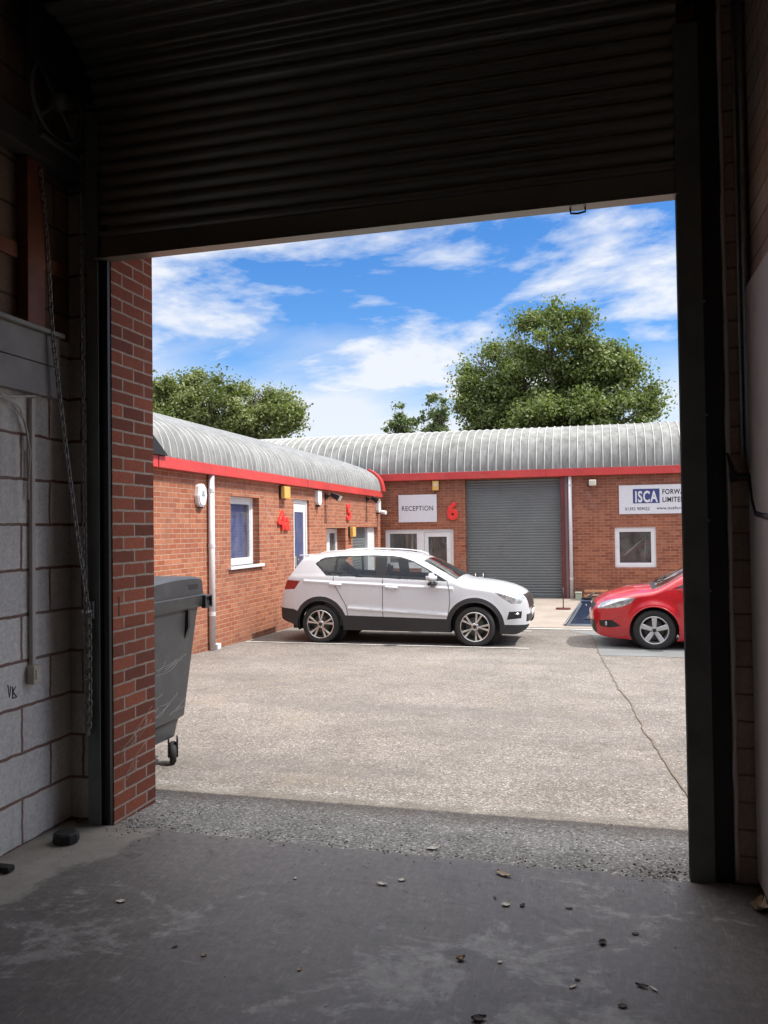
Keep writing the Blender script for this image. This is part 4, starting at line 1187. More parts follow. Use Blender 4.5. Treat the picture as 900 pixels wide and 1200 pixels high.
def wheel_proto(parent, S):
    """axis along y, outer face towards -y; origin at hub centre on the outer face plane"""
    R_, wd, rr = S['wr'], S['tw'], S['rim']
    ax = lambda a, b, w: (a, w, b)
    m = MB()
    prof = [(rr-.004,.012),(rr+.008,.002),(rr+.03,-.004),((R_+rr)/2,-.008),(R_-.028,.0),(R_-.010,.012),(R_-.002,.032),(R_,.05)]
    prof += [(R_,wd-.05),(R_-.010,wd-.012),((R_+rr)/2,wd+.006),(rr,wd-.01)]
    m.lathe(prof, ax, 48)
    m2 = []
    w = m.build('wheel', M['rubber'], parent, local=True, auto=50)
    m = MB()
    m.lathe([(rr+.004,.006),(rr-.004,.0),(rr-.012,.004),(rr-.016,.022),(rr-.03,.14),(rr-.02,wd-.01)], ax, 48)
    sp = S['spokes']
    for k in range(5):
        for dth, w0, w1, skew in sp:
            th = math.pi/2 + 2*math.pi*k/5 + S.get('rot', 0)
            a0, a1 = th+skew, th+dth
            def P(r, a, off, y): return (r*math.cos(a)-off*math.sin(a), y, r*math.sin(a)+off*math.cos(a))
            rows = []
            for r_, a_, hw, yy in ((.035,a0,w0*.9,.018),(.075,a0*.8+a1*.2,w0,.012),(rr*.6,(a0+a1)/2*.6+a1*.4,(w0+w1)/2,.004),(rr-.012,a1,w1,.006)):
                rows.append([P(r_,a_,-hw,yy+.028), P(r_,a_,-hw,yy+.004), P(r_,a_,-hw*.8,yy), P(r_,a_,hw*.8,yy), P(r_,a_,hw,yy+.004), P(r_,a_,hw,yy+.028)])
            m.grid(rows, smooth=False)
    m.lathe([(0,.012),(.03,.012),(.045,.018),(.062,.03),(.064,.05)], ax, 24)
    m.build('rim', M[S['rim_mat']], w, local=True, auto=30)
    m = MB(); m.lathe([(0,.006),(.026,.006),(.030,.012)], ax, 20)
    for k in range(5):
        a = math.pi/2 + 2*math.pi*(k+.5)/5
        m.lathe([(0,.014),(.008,.014),(.009,.03)], lambda p,q,w_: (.045*math.cos(a)+p, w_, .045*math.sin(a)+q), 8)
    m.build('hub_cap', M['black'], w, local=True)
    m = MB(); m.lathe([(0,.10),(.155,.10),(.155,.115),(0,.115)], ax, 32); m.build('brake_disc', M['dark_steel'], w, local=True)
    m = MB(); m.lathe([(0,.145),(rr-.012,.145)], ax, 32); m.build('backing', M['black'], w, local=True)
    return w

def rbox(m, c, d, bev=.03, rot=None, seg=3):
    bm = bmesh.new(); bmesh.ops.create_cube(bm, size=1)
    for v in bm.verts: v.co = Vector((v.co.x*d[0], v.co.y*d[1], v.co.z*d[2]))
    bmesh.ops.bevel(bm, geom=bm.edges[:], offset=min(bev, min(d)*.48), segments=seg, affect='EDGES')
    mt = Matrix.Translation(c)
    if rot: mt = mt @ rot
    return m.bm(bm, mt, smooth=True)

def car_fit(root, S, side, surf):
    wb, wr = S['wb'], S['wr']
    # wheels
    p = wheel_proto(root, S)
    yo = S['yw']
    first = True
    for x, sg in ((0,-1),(wb,-1),(0,1),(wb,1)):
        w = p if first else copy_tree(p, root)
        first = False
        w.location = (x, sg*yo, wr)
        w.rotation_euler = (0, rnd.uniform(0,.2) if sg > 0 else S['wrot'][0 if x == 0 else 1], 0 if sg < 0 else math.pi)
    # wheel housings and floor
    for x in (0, wb):
        for sg in (-1, 1):
            m = MB(); r = S['arch']+.005; rows = []
            for k in range(25):
                t = math.pi*(k/24)*1.16 - .08*math.pi
                rows.append([(x+r*math.cos(t), sg*y, wr+r*math.sin(t)) for y in (yo-.30, yo-.02)])
            m.grid(rows)
            m.add([(x+q[0], sg*(yo-.30), wr+q[1]) for q in circle(0,0,r,24)], [tuple(range(24))])
            m.build('wheel_housing', M['black'], root, local=True, norm=False)
    m = MB(); m.box(S['floor'][0], S['floor'][1], -.60, .60, .22, .27)
    m.box(.45, wb-.45, -.80, .80, .24, .29)
    m.build('underbody', M['black'], root, local=True)
    # arch lips
    for x in (0, wb):
        for sg in (-1, 1):
            pts = []
            for k in range(41):
                t = -.20 + (math.pi+.40)*k/40
                xx = x+S['arch']*math.cos(t); zz = wr+S['arch']*math.sin(t)
                v = surf(xx, zz, -.006); pts.append((v.x, v.y*-sg, v.z))
            m = MB(); m.tube(pts, .011, 6); m.build('arch_lip', M[S['lip']], root, local=True)
    # door gaps
    for nm, pts in S['seams']:
        for sg in (-1, 1):
            P = []
            for (a, b), (c, d) in zip(pts, pts[1:]):
                n = max(2, int(math.hypot(c-a, d-b)/.04))
                for k in range(n): P.append((a+(c-a)*k/n, b+(d-b)*k/n))
            P.append(pts[-1])
            m = MB(); q = [surf(a, b, -.0015) for a, b in P]; m.tube([(v.x, -sg*v.y, v.z) for v in q], .0055, 5)
            m.build('door_gap', M['seam'], root, local=True)
    # handles
    for hx, hz in S['handles']:
        for sg in (-1, 1):
            m = MB()
            q = [surf(hx-.11, hz+.008, .004), surf(hx-.09, hz+.008, .030), surf(hx, hz+.002, .040), surf(hx+.08, hz, .030), surf(hx+.105, hz, .004)]
            m.tube([(v.x, -sg*v.y, v.z) for v in q], [.014,.017,.017,.017,.014], 8)
            m.build('door_handle', M[S['paint']], root, local=True)
    # mirrors
    mx, mz = S['mirror']
    for sg in (-1, 1):
        y = side(mx, mz)
        m = MB(); rbox(m, (mx-.02, sg*(y+.12), mz+.05), (.17, .21, .165), .05)
        mm = m.build('mirror', M[S['paint']], root, local=True)
        m = MB(); rbox(m, (mx+.0, sg*(y+.03), mz-.04), (.12, .16, .05), .02); rbox(m, (mx-.03, sg*(y+.11), mz-.045), (.125, .17, .05), .02); m.build('mirror_arm', M['clad'], mm, local=True)
        m = MB(); m.box(mx-.1085, mx-.1055, sg*(y+.11)-.05, sg*(y+.11)+.05, mz+.01, mz+.08); m.build('mirror_glass', M['chrome'], mm, local=True)
    # cabin: seats, dashboard, wheel, door cards
    cx = S['cabin']
    for (sx, sy, wd, hr) in ((cx, -.37, .50, True), (cx, .37, .50, True), (cx-.80, -.35, .62, True), (cx-.80, .35, .62, True)):
        tilt = Matrix.Rotation(-.26, 4, 'Y')
        m = MB(); rbox(m, (sx+.22, sy, .52), (.52, wd, .17), .06); rbox(m, (sx-.10, sy, .80), (.15, wd, .62), .06, tilt)
        s = m.build('seat', M['seat'], root, local=True)
        m = MB(); rbox(m, (sx-.21, sy, S['hr']), (.10, .26, .17), .045, tilt)
        for e in (-.06, .06): m.tube([(sx-.17, sy+e, 1.05), (sx-.205, sy+e, S['hr'])], .007, 6)
        m.build('headrest', M['seat'], s, local=True)
    m = MB(); rbox(m, (cx+.98, 0, .90), (.42, 1.40, .22), .08); m.build('dashboard', M['seat'], root, local=True)
    m = MB(); rr = [(cx+.62+.07*math.sin(t)*.5, S['wheel_y']+.185*math.cos(t), .97+.185*math.sin(t)) for t in [2*math.pi*k/28 for k in range(29)]]
    m.tube(rr, .016, 6, cap=False); m.tube([(cx+.62, S['wheel_y']-.17, .97), (cx+.62, S['wheel_y']+.17, .97)], .02, 6); m.tube([(cx+.62, S['wheel_y'], .97), (cx+.85, S['wheel_y'], .90)], .03, 8)
    m.build('steering_wheel', M['black'], root, local=True)
    m = MB()
    for sg in (-1, 1):
        xs_ = [cx-1.05+.1*k for k in range(22)]
        m.grid([[(x, sg*(side(x, z)-.05), z) for z in (.30,.6,S['belt']-.02)] for x in xs_ if x < wb-.35 and x > -.2])
    m.build('door_lining', M['seat'], root, local=True)

def spec_suv():
    wb, wr = 2.64, .328
    S = dict(wb=wb, wr=wr, tw=.225, rim=.238, arch=.405, yw=.905, paint='car_white', rim_mat='machined', lip='clad', flare=.012)
    S['ztop'] = [(-.805,.645),(-.79,.70),(-.74,.80),(-.70,.93),(-.645,1.10),(-.55,1.25),(-.44,1.40),(-.37,1.48),(-.20,1.527),(.1,1.558),(.5,1.573),(1.0,1.560),(1.35,1.53),(1.62,1.478),(1.74,1.435),(2.08,1.262),(2.37,1.105),(2.46,1.082),(2.85,1.035),(3.10,.985),(3.28,.925),(3.40,.855),(3.455,.78),(3.48,.70),(3.50,.60)]
    S['zbot'] = [(-.805,.44),(-.72,.38),(-.5,.31),(-.35,.25),(.4,.235),(2.3,.225),(2.9,.22),(3.25,.20),(3.40,.25),(3.48,.33),(3.50,.40)]
    S['W'] = [(-.805,.60),(-.78,.72),(-.70,.80),(-.5,.865),(0,.905),(.6,.915),(2.3,.915),(2.7,.905),(3.0,.875),(3.25,.81),(3.40,.71),(3.47,.59),(3.50,.45)]
    S['shoulder'] = [(-.805,1.09),(0,1.10),(1.1,1.075),(2.2,1.02),(2.6,1.0),(3.5,.98)]
    S['crown'] = [(-.805,.05),(-.6,.05),(-.3,.05),(.5,.065),(1.5,.06),(2.3,.06),(2.5,.085),(2.9,.10),(3.3,.11),(3.50,.06)]
    S['crease'] = lambda x: (1.065-.045*(x+.3)) if -.3 < x < 2.3 else None
    S['crease2'] = lambda x: (.60-.055*(x-.5)) if .5 < x < 2.2 else None
    q = [(-.085,1.35),(.0,1.415),(.07,1.440),(.255,1.462),(.235,1.165),(.115,1.172)]
    rp = [(.30,1.465),(.62,1.475),(.955,1.473),(.975,1.132),(.275,1.163)]
    fp = [(1.155,1.468),(1.36,1.450),(1.56,1.397),(1.80,1.275),(2.00,1.160),(2.00,1.087),(1.165,1.125)]
    dlo = [(-.115,1.352),(-.02,1.43),(.06,1.46),(.30,1.482),(.9,1.493),(1.22,1.483),(1.40,1.458),(1.60,1.398),(1.85,1.268),(2.21,1.062),(1.10,1.113),(.10,1.155)]
    rd = [(.235,1.145),(.245,1.02),(.36,.83),(.46,.66),(.495,.49),(1.10,.472),(1.10,1.108)]
    fd = [(1.112,1.108),(1.112,.471),(2.20,.447),(2.235,.72),(2.225,.95),(2.195,1.058)]
    hl = [(2.96,.892),(3.16,.895),(3.36,.845),(3.42,.77),(3.37,.70),(3.23,.70),(3.11,.775)]
    tl = [(-.75,1.085),(-.37,1.062),(-.475,.92),(-.75,.905)]
    fog = [(3.19,.575),(3.385,.575),(3.375,.465),(3.15,.445)]
    a0, a1 = circle(0,wr,.475), circle(wb,wr,.475); o0, o1 = circle(0,wr,.405), circle(wb,wr,.405)
    sill = [(.38,.488),(2.30,.446),(2.30,.1),(.38,.1)]
    rb = [(-.9,.61),(-.50,.58),(-.42,.55),(-.30,.1),(-.9,.1)]
    fbm = [(3.06,.365),(3.60,.345),(3.6,0),(2.95,0)]
    skid = [(3.36,.20),(3.6,.40),(3.6,.31),(3.42,.1)]
    S['snap'] = [q, rp, fp, dlo, rd, fd, hl, tl, fog, a0, a1, o0, o1, sill, rb, fbm]
    def cl(x, y, z, top):
        if y > .45:
            for cx in (0, wb):
                if math.hypot(x-cx, z-wr) < .405: return None
        if inpoly(x,z,hl) and y > .35: return 'head'
        if not top or y > .5:
            if inpoly(x,z,tl) and y > .45: return 'tail'
            if inpoly(x,z,fog) and y > .40: return 'fog'
            for cx in (0, wb):
                if y > .5 and math.hypot(x-cx, z-wr) < .475 and z > .1: return 'clad'
            if y > .5 and .3 < x < 2.4 and inpoly(x,z,sill): return 'clad'
            if inpoly(x,z,rb): return 'clad'
            if inpoly(x,z,skid): return 'skid'
            if inpoly(x,z,fbm): return 'clad'
        if x > 3.385 and y < .50 and .60 < z < .83: return 'grille'
        if x > 3.40 and y < .62 and .40 < z < .52: return 'grille'
        if y > .45 and inpoly(x,z,q): return 'quarter'
        if y > .45 and inpoly(x,z,rp): return 'rear_win'
        if y > .45 and inpoly(x,z,fp): return 'front_win'
        if y > .45 and inpoly(x,z,dlo): return 'trim'
        if 1.76 < x < 2.33 and top and y < .70-.10*(2.33-x) : return 'screen'
        if -.60 < x < -.40 and top and y < .58: return 'rear_screen'
        if not top and y > .5:
            if inpoly(x,z,fd): return 'fdoor'
            if inpoly(x,z,rd): return 'rdoor'
        return 'body'
    S['classify'] = cl
    S['sided'] = {'head','tail','fog','quarter','rear_win','front_win','trim','fdoor','rdoor'}
    S['parts'] = {'body':('body','car_white',None),'clad':('cladding','clad',None),'head':('headlight','lamp_in',None),'tail':('tail_light','tail',None),'fog':('fog_light_recess','black',None),
        'grille':('grille','grille',None),'quarter':('side_window','glass_rear',None),'rear_win':('side_window','glass_rear',None),'front_win':('side_window','glass',None),'trim':('window_trim','black',None),
        'screen':('windscreen','screen_glass',None),'rear_screen':('rear_screen','glass_rear',None),'fdoor':('front_door','car_white',None),'rdoor':('rear_door','car_white',None),'skid':('skid_plate','silver',None)}
    S['caps'] = ('clad', 'grille')
    S['spokes'] = [(.20,.011,.019,.07),(-.20,.011,.019,-.07)]
    S['wrot'] = (.05, .35)
    S['floor'] = (-.6, 3.2)
    S['seams'] = [('a', [(1.106,1.108),(1.106,.471)]), ('b', [(2.195,1.058),(2.228,.95),(2.238,.72),(2.202,.447)]), ('c', [(.235,1.145),(.245,1.02),(.36,.83),(.46,.66),(.495,.49)])]
    S['handles'] = [(.28,1.005),(1.26,.962)]
    S['mirror'] = (1.98, 1.075)
    S['cabin'] = 1.12; S['hr'] = 1.22; S['wheel_y'] = -.37; S['belt'] = 1.08
    return S

def spec_red():
    wb, wr = 2.64, .318
    S = dict(wb=wb, wr=wr, tw=.205, rim=.215, arch=.372, yw=.895, paint='car_red', rim_mat='silver', lip='car_red', flare=.030)
    S['ztop'] = [(-.765,.58),(-.75,.68),(-.72,.85),(-.66,1.0),(-.58,1.12),(-.42,1.31),(-.30,1.40),(-.15,1.44),(.2,1.475),(.7,1.492),(1.1,1.480),(1.45,1.445),(1.70,1.395),(2.20,1.195),(2.56,1.005),(2.66,.978),(2.90,.955),(3.12,.905),(3.32,.845),(3.46,.775),(3.54,.715),(3.585,.64),(3.605,.55)]
    S['zbot'] = [(-.765,.42),(-.68,.34),(-.4,.22),(.4,.16),(2.3,.15),(2.9,.155),(3.3,.175),(3.48,.21),(3.57,.29),(3.605,.38)]
    S['W'] = [(-.765,.52),(-.73,.66),(-.62,.78),(-.4,.85),(0,.90),(.6,.91),(2.3,.91),(2.7,.90),(3.0,.875),(3.25,.82),(3.42,.74),(3.53,.62),(3.585,.48),(3.605,.34)]
    S['shoulder'] = [(-.765,1.02),(0,1.04),(1.1,.99),(2.3,.94),(2.7,.93),(3.6,.92)]
    S['crown'] = [(-.765,.05),(-.3,.05),(.5,.065),(1.5,.06),(2.4,.06),(2.7,.085),(3.0,.105),(3.4,.13),(3.605,.06)]
    S['crease'] = lambda x: (.885-.02*x) if -.3 < x < 2.2 else None
    q = [(-.10,1.27),(.02,1.345),(.16,1.36),(.16,1.075),(.04,1.085)]
    rp = [(.20,1.365),(.55,1.395),(.93,1.395),(.96,1.04),(.20,1.072)]
    fp = [(1.06,1.392),(1.30,1.378),(1.55,1.330),(1.95,1.165),(2.10,1.090),(2.10,.985),(1.075,1.035)]
    qf = [(2.13,.985),(2.13,1.072),(2.34,.955)]
    dlo = [(-.13,1.27),(.0,1.36),(.2,1.383),(.6,1.412),(1.1,1.41),(1.34,1.392),(1.58,1.342),(1.98,1.172),(2.40,.945),(1.07,1.018),(.0,1.068)]
    rd = [(.15,1.06),(.18,.90),(.36,.74),(.45,.55),(.47,.25),(1.005,.25),(1.005,1.013)]
    fd = [(1.017,1.013),(1.017,.25),(2.16,.25),(2.20,.60),(2.20,.90),(2.28,.942)]
    hl = [(3.50,.635),(3.43,.715),(3.30,.768),(3.13,.803),(2.90,.822),(2.98,.738),(3.12,.672),(3.32,.642)]
    tl = [(-.78,1.10),(-.60,1.10),(-.40,1.02),(-.48,.82),(-.78,.80)]
    fog = [(3.47,.44),(3.27,.462),(3.14,.37),(3.30,.335),(3.45,.35)]
    o0, o1 = circle(0,wr,.372), circle(wb,wr,.372)
    low = [(3.42,.30),(3.7,.40),(3.7,.1),(3.48,.1)]
    S['snap'] = [q, rp, fp, qf, dlo, rd, fd, hl, tl, fog, o0, o1]
    def cl(x, y, z, top):
        if y > .45:
            for cx in (0, wb):
                if math.hypot(x-cx, z-wr) < .372: return None
        if not top or y > .4:
            if inpoly(x,z,hl) and y > .38: return 'head'
            if inpoly(x,z,tl) and y > .45: return 'tail'
            if inpoly(x,z,fog) and y > .45: return 'fog'
        if x > 3.50 and y < .55 and .615 < z < .695: return 'grille'
        if x > 3.45 and y < .60 and .24 < z < .44: return 'grille'
        if y > .45 and inpoly(x,z,q): return 'quarter'
        if y > .45 and inpoly(x,z,rp): return 'rear_win'
        if y > .45 and inpoly(x,z,qf): return 'fquarter'
        if y > .45 and inpoly(x,z,fp): return 'front_win'
        if y > .45 and inpoly(x,z,dlo): return 'trim'
        if 1.74 < x < 2.58 and top and y < .70-.12*(2.58-x): return 'screen'
        if 2.58 <= x < 2.65 and top and y < .66: return 'scuttle'
        if -.58 < x < -.36 and top and y < .56: return 'rear_screen'
        if not top and y > .5:
            if inpoly(x,z,fd): return 'fdoor'
            if inpoly(x,z,rd): return 'rdoor'
        return 'body'
    S['classify'] = cl
    S['sided'] = {'head','tail','fog','quarter','rear_win','front_win','fquarter','trim','fdoor','rdoor'}
    S['parts'] = {'body':('body','car_red',None),'head':('headlight','lamp_in',None),'tail':('tail_light','tail',None),'fog':('fog_light_recess','black',None),
        'grille':('grille','grille',None),'quarter':('side_window','glass',None),'rear_win':('side_window','glass',None),'front_win':('side_window','glass',None),'fquarter':('side_window','glass',None),'trim':('window_trim','car_red',None),
        'screen':('windscreen','screen_glass',None),'scuttle':('scuttle','black',None),'rear_screen':('rear_screen','glass',None),'fdoor':('front_door','car_red',None),'rdoor':('rear_door','car_red',None)}
    S['caps'] = ('body', 'body')
    S['spokes'] = [(0,.030,.040,0)]
    S['rot'] = .0; S['wrot'] = (.2, .62)
    S['floor'] = (-.5, 3.3)
    S['seams'] = [('a', [(1.011,1.013),(1.011,.25)]), ('b', [(2.28,.942),(2.204,.90),(2.204,.60),(2.164,.25)]), ('c', [(.15,1.06),(.18,.90),(.36,.74),(.45,.55),(.47,.25)])]
    S['handles'] = [(.30,.93),(1.15,.90)]
    S['mirror'] = (2.02, .985)
    S['cabin'] = 1.15; S['hr'] = 1.18; S['wheel_y'] = -.36; S['belt'] = 1.0
    return S

suv = thing('parked_car', (-4.565, 13.90, -.334), 'white SUV with black wheel arches parked beside the sunlit left brick wall, facing right', 'car', 'cars parked in the yard')
S = spec_suv(); parts, side, ztf, surf = car_shell(suv, S); car_fit(suv, S, side, surf)
for sg in (-1, 1):
    m = MB()
    xs_ = [-.10+.08*k for k in range(22)]
    pts = [(x, sg*(side(x, ztf(x)-.06)-.075), ztf(x)-.024+.026*min(1, 4*(k/21)*(1-k/21)*3)) for k, x in enumerate(xs_)]
    m.tube(pts, .010, 8)
    m.build('roof_rail', M['white_paint'], suv, local=True)
    m = MB(); y = .80*sg; rbox(m, (3.29, sg*.74, .535), (.12, .10, .035), .015); m.build('fog_lamp', M['lamp_in'], suv, local=True)
m = MB(); m.box(-.50, -.30, -.55, .55, 1.478, 1.50, .01); m.build('roof_spoiler', M['car_white'], suv, local=True)
m = MB(); rbox(m, (-.80, 0, .80), (.03, .52, .12), .006); m.build('number_plate', M['yellow'], suv, local=True)
m = MB(); rbox(m, (3.505, 0, .50), (.02, .52, .11), .006); m.build('number_plate', M['sign_white'], suv, local=True)
m = MB(); m.tube([(-.45,-.55,.30),(-.62,-.55,.30)], .035, 10); m.build('exhaust', M['galv'], suv, local=True)

red = thing('parked_car', (3.49, 14.05, -.345), 'red hatchback with silver five-spoke wheels, its nose showing past the right door post', 'car', 'cars parked in the yard', rz=math.pi)
S = spec_red(); parts, side, ztf, surf = car_shell(red, S); car_fit(red, S, side, surf)
m = MB(); rbox(m, (3.605, 0, .50), (.02, .52, .11), .006); m.build('number_plate', M['sign_white'], red, local=True)
m = MB(); rbox(m, (-.77, 0, .72), (.02, .52, .11), .006); m.build('number_plate', M['yellow'], red, local=True)
for sg in (-1, 1):
    m = MB(); m.lathe([(0,-.014),(.030,-.010),(.036,0)], lambda a,b,w: (3.34+w*-.4, sg*(.785-w), .40+b) if False else (3.36+a*.5, sg*(.778-w-.35*a), .40+b), 14); m.build('fog_lamp', M['lamp_in'], red, local=True)
    m = MB(); m.tube([(2.55, sg*.25, 1.02), (2.40, sg*-.30, 1.11)], .008, 6); m.build('wiper', M['black'], red, local=True)

# ------------------------------------------------------------------ four-wheeled bin
bz = zs(5.1)
wb_ = thing('wheeled_bin', (-3.55, 5.05, bz), 'large dark grey four-wheeled waste bin standing just outside the left side of the doorway', 'bin')
def rrect(x0, x1, y0, y1, r, n=5):
    o = []
    for cx, cy, a0 in ((x1-r,y1-r,0),(x0+r,y1-r,90),(x0+r,y0+r,180),(x1-r,y0+r,270)):
        for k in range(n+1):
            t = R(a0+90*k/n); o.append((cx+r*math.cos(t), cy+r*math.sin(t)))
    return o
def loft(m, secs):
    rows = [[(x, y, z) for x, y in rrect(*d, r)] for d, r, z in secs]
    rows = [r + [r[0]] for r in rows]
    m.grid(rows, smooth=True)
    m.add(rows[0][:-1], [tuple(range(len(rows[0])-1))]); m.add(rows[-1][:-1], [tuple(range(len(rows[-1])-1))])
    return m
m = MB()
loft(m, [((-4.13,-2.99,4.65,5.335),.05,.118),((-4.14,-2.985,4.63,5.37),.06,.20),((-4.145,-2.98,4.62,5.385),.06,.232),((-4.17,-2.96,4.59,5.43),.06,.25),((-4.24,-2.92,4.50,5.565),.07,.97),((-4.25,-2.912,4.49,5.575),.07,1.03)])
m.build('body', M['bin'], wb_, auto=35)
m = MB(); loft(m, [((-4.27,-2.90,4.455,5.60),.05,1.032),((-4.29,-2.892,4.44,5.66),.05,1.05),((-4.29,-2.892,4.44,5.66),.05,1.118),((-4.27,-2.905,4.455,5.64),.05,1.125)])
m.build('rim', M['bin'], wb_, auto=35)
m = MB()
pf = [(4.45,1.128),(4.47,1.155),(4.60,1.192),(4.80,1.232),(5.0,1.256),(5.2,1.268),(5.38,1.268),(5.50,1.264),(5.575,1.252),(5.60,1.236),(5.61,1.128)]
pfs = smooth_prof(pf, 4)
xsx = [(-4.27,.0),(-4.262,.6),(-4.24,.9),(-4.19,1),(-2.97,1),(-2.935,.965),(-2.918,.86),(-2.911,.0)]
m.grid([[(x, y, 1.127+(z-1.127)*s) for y, z in pfs] for x, s in xsx], smooth=True)
m.build('lid', M['bin'], wb_, auto=45)
m = MB(); m.box(-2.935, -2.912, 5.38, 5.53, 1.165, 1.215, .008); m.build('dark_handle_hole', M['black'], wb_)  # black box stands in for the shade inside the lid's handle hole
for y in (4.60, 5.655):
    m = MB()
    m.box(-2.9, -2.865, y, y+.012, 1.02, 1.115); m.box(-2.9, -2.865, y-.10, y-.088, 1.02, 1.115)
    m.box(-2.9, -2.865, y-.088, y, 1.103, 1.115); m.box(-2.9, -2.865, y-.088, y, 1.02, 1.032); m.box(-2.8915, -2.885, y-.088, y, 1.032, 1.103)
    m.build('lifting_lug', M['bin'], wb_)
m = MB()
for y in (4.75, 5.34):
    m = MB(); m.prism([(-2.945,.99),(-2.895,1.03),(-2.895,.90),(-2.935,.80)], lambda u,v,w: (u+.0, y+w, v), .03)
    m.build('bracket', M['black'], wb_)
for x, y in ((-2.985,5.20),(-2.975,4.72),(-4.08,5.17),(-4.08,4.72)):
    m = MB(); rw = .078
    ctr = (x+.02, y+.03, bz+rw)
    m.lathe([(rw*.35,-.022),(rw*.85,-.024),(rw,-.014),(rw,.014),(rw*.85,.024),(rw*.35,.022)], lambda a,b,w: (ctr[0]+a*.5+w*.86, ctr[1]-a*.86+w*.5, ctr[2]+b), 24)
    c = m.build('castor', M['rubber'], wb_)
    m = MB()
    for s in (-.037,.023): m.prism([(-.045,.0),(.03,-.01),(.055,.125),(-.055,.125)], lambda u,v,w: (ctr[0]+u*.5+(s+w)*.86, ctr[1]-u*.86+(s+w)*.5, ctr[2]+v-.02), .013)
    m.box(x-.05, x+.0, y-.03, y+.07, bz+rw+.105, .1175); m.build('fork', M['black'], c)
m = MB(); r_c = random.Random(11)
for k in range(16):
    y0 = r_c.uniform(4.7,5.25); z0 = r_c.choice([.32,.38,.45,.5,.62])+r_c.uniform(-.03,.03); L = r_c.uniform(.10,.34)
    pts = []
    for i in range(7):
        yy = y0+L*i/6; zz = z0+.008*math.sin(i*.9+k)+.05*(i/6)**2
        u = (zz-.26)/(.97-.26); pts.append((-2.96+.04*u+.0012, yy, zz))
    m.tube(pts, .0016, 4)
m.build('scuff_marks', plain('pale_scuff', (.14,.14,.14), .6), wb_)

# ------------------------------------------------------------------ odds and ends in front of the far wall
gz = zs(16.4)
af = thing('trestle', (-.28, 16.45, gz), 'navy blue A-shaped plastic trestle on the yard in front of the red car', 'trestle')
m = MB()
tri = lambda u, v, w: (-.28+u, 16.28+w, gz+v)
for dy in (0, .34):
    m = MB()
    T3 = lambda u, v, w: (-.28+u, 16.28+dy+w, gz+v)
    m.prism([(-.34,0),(.03,0),(.03,.12),(.14,.27),(.14,.47),(-.02,.47)], T3, .03)
    m.prism([(.0301,0),(.30,0),(.17,.12),(.0301,.12)], T3, .03)
    m.prism([(.3003,0),(.22,.30),(.15,.47),(.1402,.47),(.1402,.27),(.1703,.12)], T3, .03)
    m.build('side_frame', M['tarp'], af)
m = MB(); T4 = lambda u, v, w: (-.28+u, 16.274-w, gz+v)
m.prism([(-.33,.004),(-.27,.004),(.0,.45),(-.025,.468)], T4, .006)
m.prism([(-.30,.012),(.29,.012),(.285,.05),(-.275,.05)], T4, .0055)
m.build('edge_strip', M['tarp_pale'], af)
m = MB(); m.prism([(.045,.13),(.155,.13),(.136,.25)], lambda u,v,w: (-.28+u, 16.50+w, gz+v), .004); m.build('pale_insert', M['sign_white'], af)
m = MB(); m.add([(-.28-.36,16.27,gz+.04),(-.28-.36,16.66,gz+.04),(-.28-.03,16.66,gz+.48),(-.28-.03,16.27,gz+.48),(-.28-.35,16.27,gz+.06),(-.28-.34,16.66,gz+.03),(-.28-.01,16.66,gz+.47),(-.28-.01,16.27,gz+.47)], [(0,1,2,3),(4,7,6,5),(0,4,5,1),(1,5,6,2),(2,6,7,3),(3,7,4,0)])
m.build('sloping_panel', M['tarp_pale'], af)  # pale colour stands for light thrown up from the sunlit ground
m = MB(); m.box(-.31,-.12,16.26,16.68,gz+.471,gz+.51,.008); m.build('top_bar', M['tarp'], af)
m = MB(); m.box(-.27,-.10,16.32,16.40,gz+.512,gz+.56,.004); m.tube([(-.30,16.45,gz+.53),(.05,16.40,gz+.60)], .018, 8); m.tube([(-.22,16.5,gz+.53),(-.02,16.55,gz+.66)], .015, 8); m.build('clamp_tools', M['black'], af)
m = MB(); m.tube([(-.22,16.29,gz+.45),(-.20,16.27,gz+.40)], .014, 8); m.build('clip', M['chrome'], af)
gf = zs(22)
tm = thing('timber_stack', (.1, 22.25, gf), 'low stack of orange-brown timber at the foot of the far wall behind the red car', 'timber')
r_t = random.Random(5)
for k in range(9):
    a = r_t.uniform(-.12,.12); x0 = -.34+r_t.uniform(0,.12); L = r_t.uniform(.6,1.3); y = 21.98+.09*(k%4); z = gf+.004+.075*(k//4)+.07*(k//8)
    m = MB(); bm = bmesh.new(); bmesh.ops.create_cube(bm, size=1)
    for v in bm.verts: v.co = Vector((v.co.x*L, v.co.y*.075, v.co.z*.06))
    m.bm(bm, Matrix.Translation((x0+L/2, y, z+.035)) @ Matrix.Rotation(a*.3, 4, 'Z')); m.build('plank', M['wood'] if k % 3 else M['brown'], tm)
m = MB(); m.box(-.56,-.40,22.05,22.3,gf+.003,gf+.19,.015); m.box(-.57,-.39,22.04,22.31,gf+.191,gf+.215,.006)
single('plastic_tub', m, plain('pale_green_tub', (.36,.42,.33), .5), (-.48,22.17,gf), 'small pale green tub at the foot of the far wall by the white downpipe', 'tub')
mp = thing('marker_post', (-.78, 19.6, zs(19.6)), 'thin dark rod standing in a red base in front of the far roller door post', 'post')
m = MB(); m.prism(rrect(-.95,-.61,19.47,19.73,.06), lambda u,v,w: (u,v,zs(19.6)+.0045+w), .03); m.build('base', M['dark_red'], mp)
m = MB(); m.tube([(-.78,19.6,zs(19.6)+.03),(-.78,19.6,zs(19.6)+.52)], .012, 8); m.build('rod', M['black'], mp)

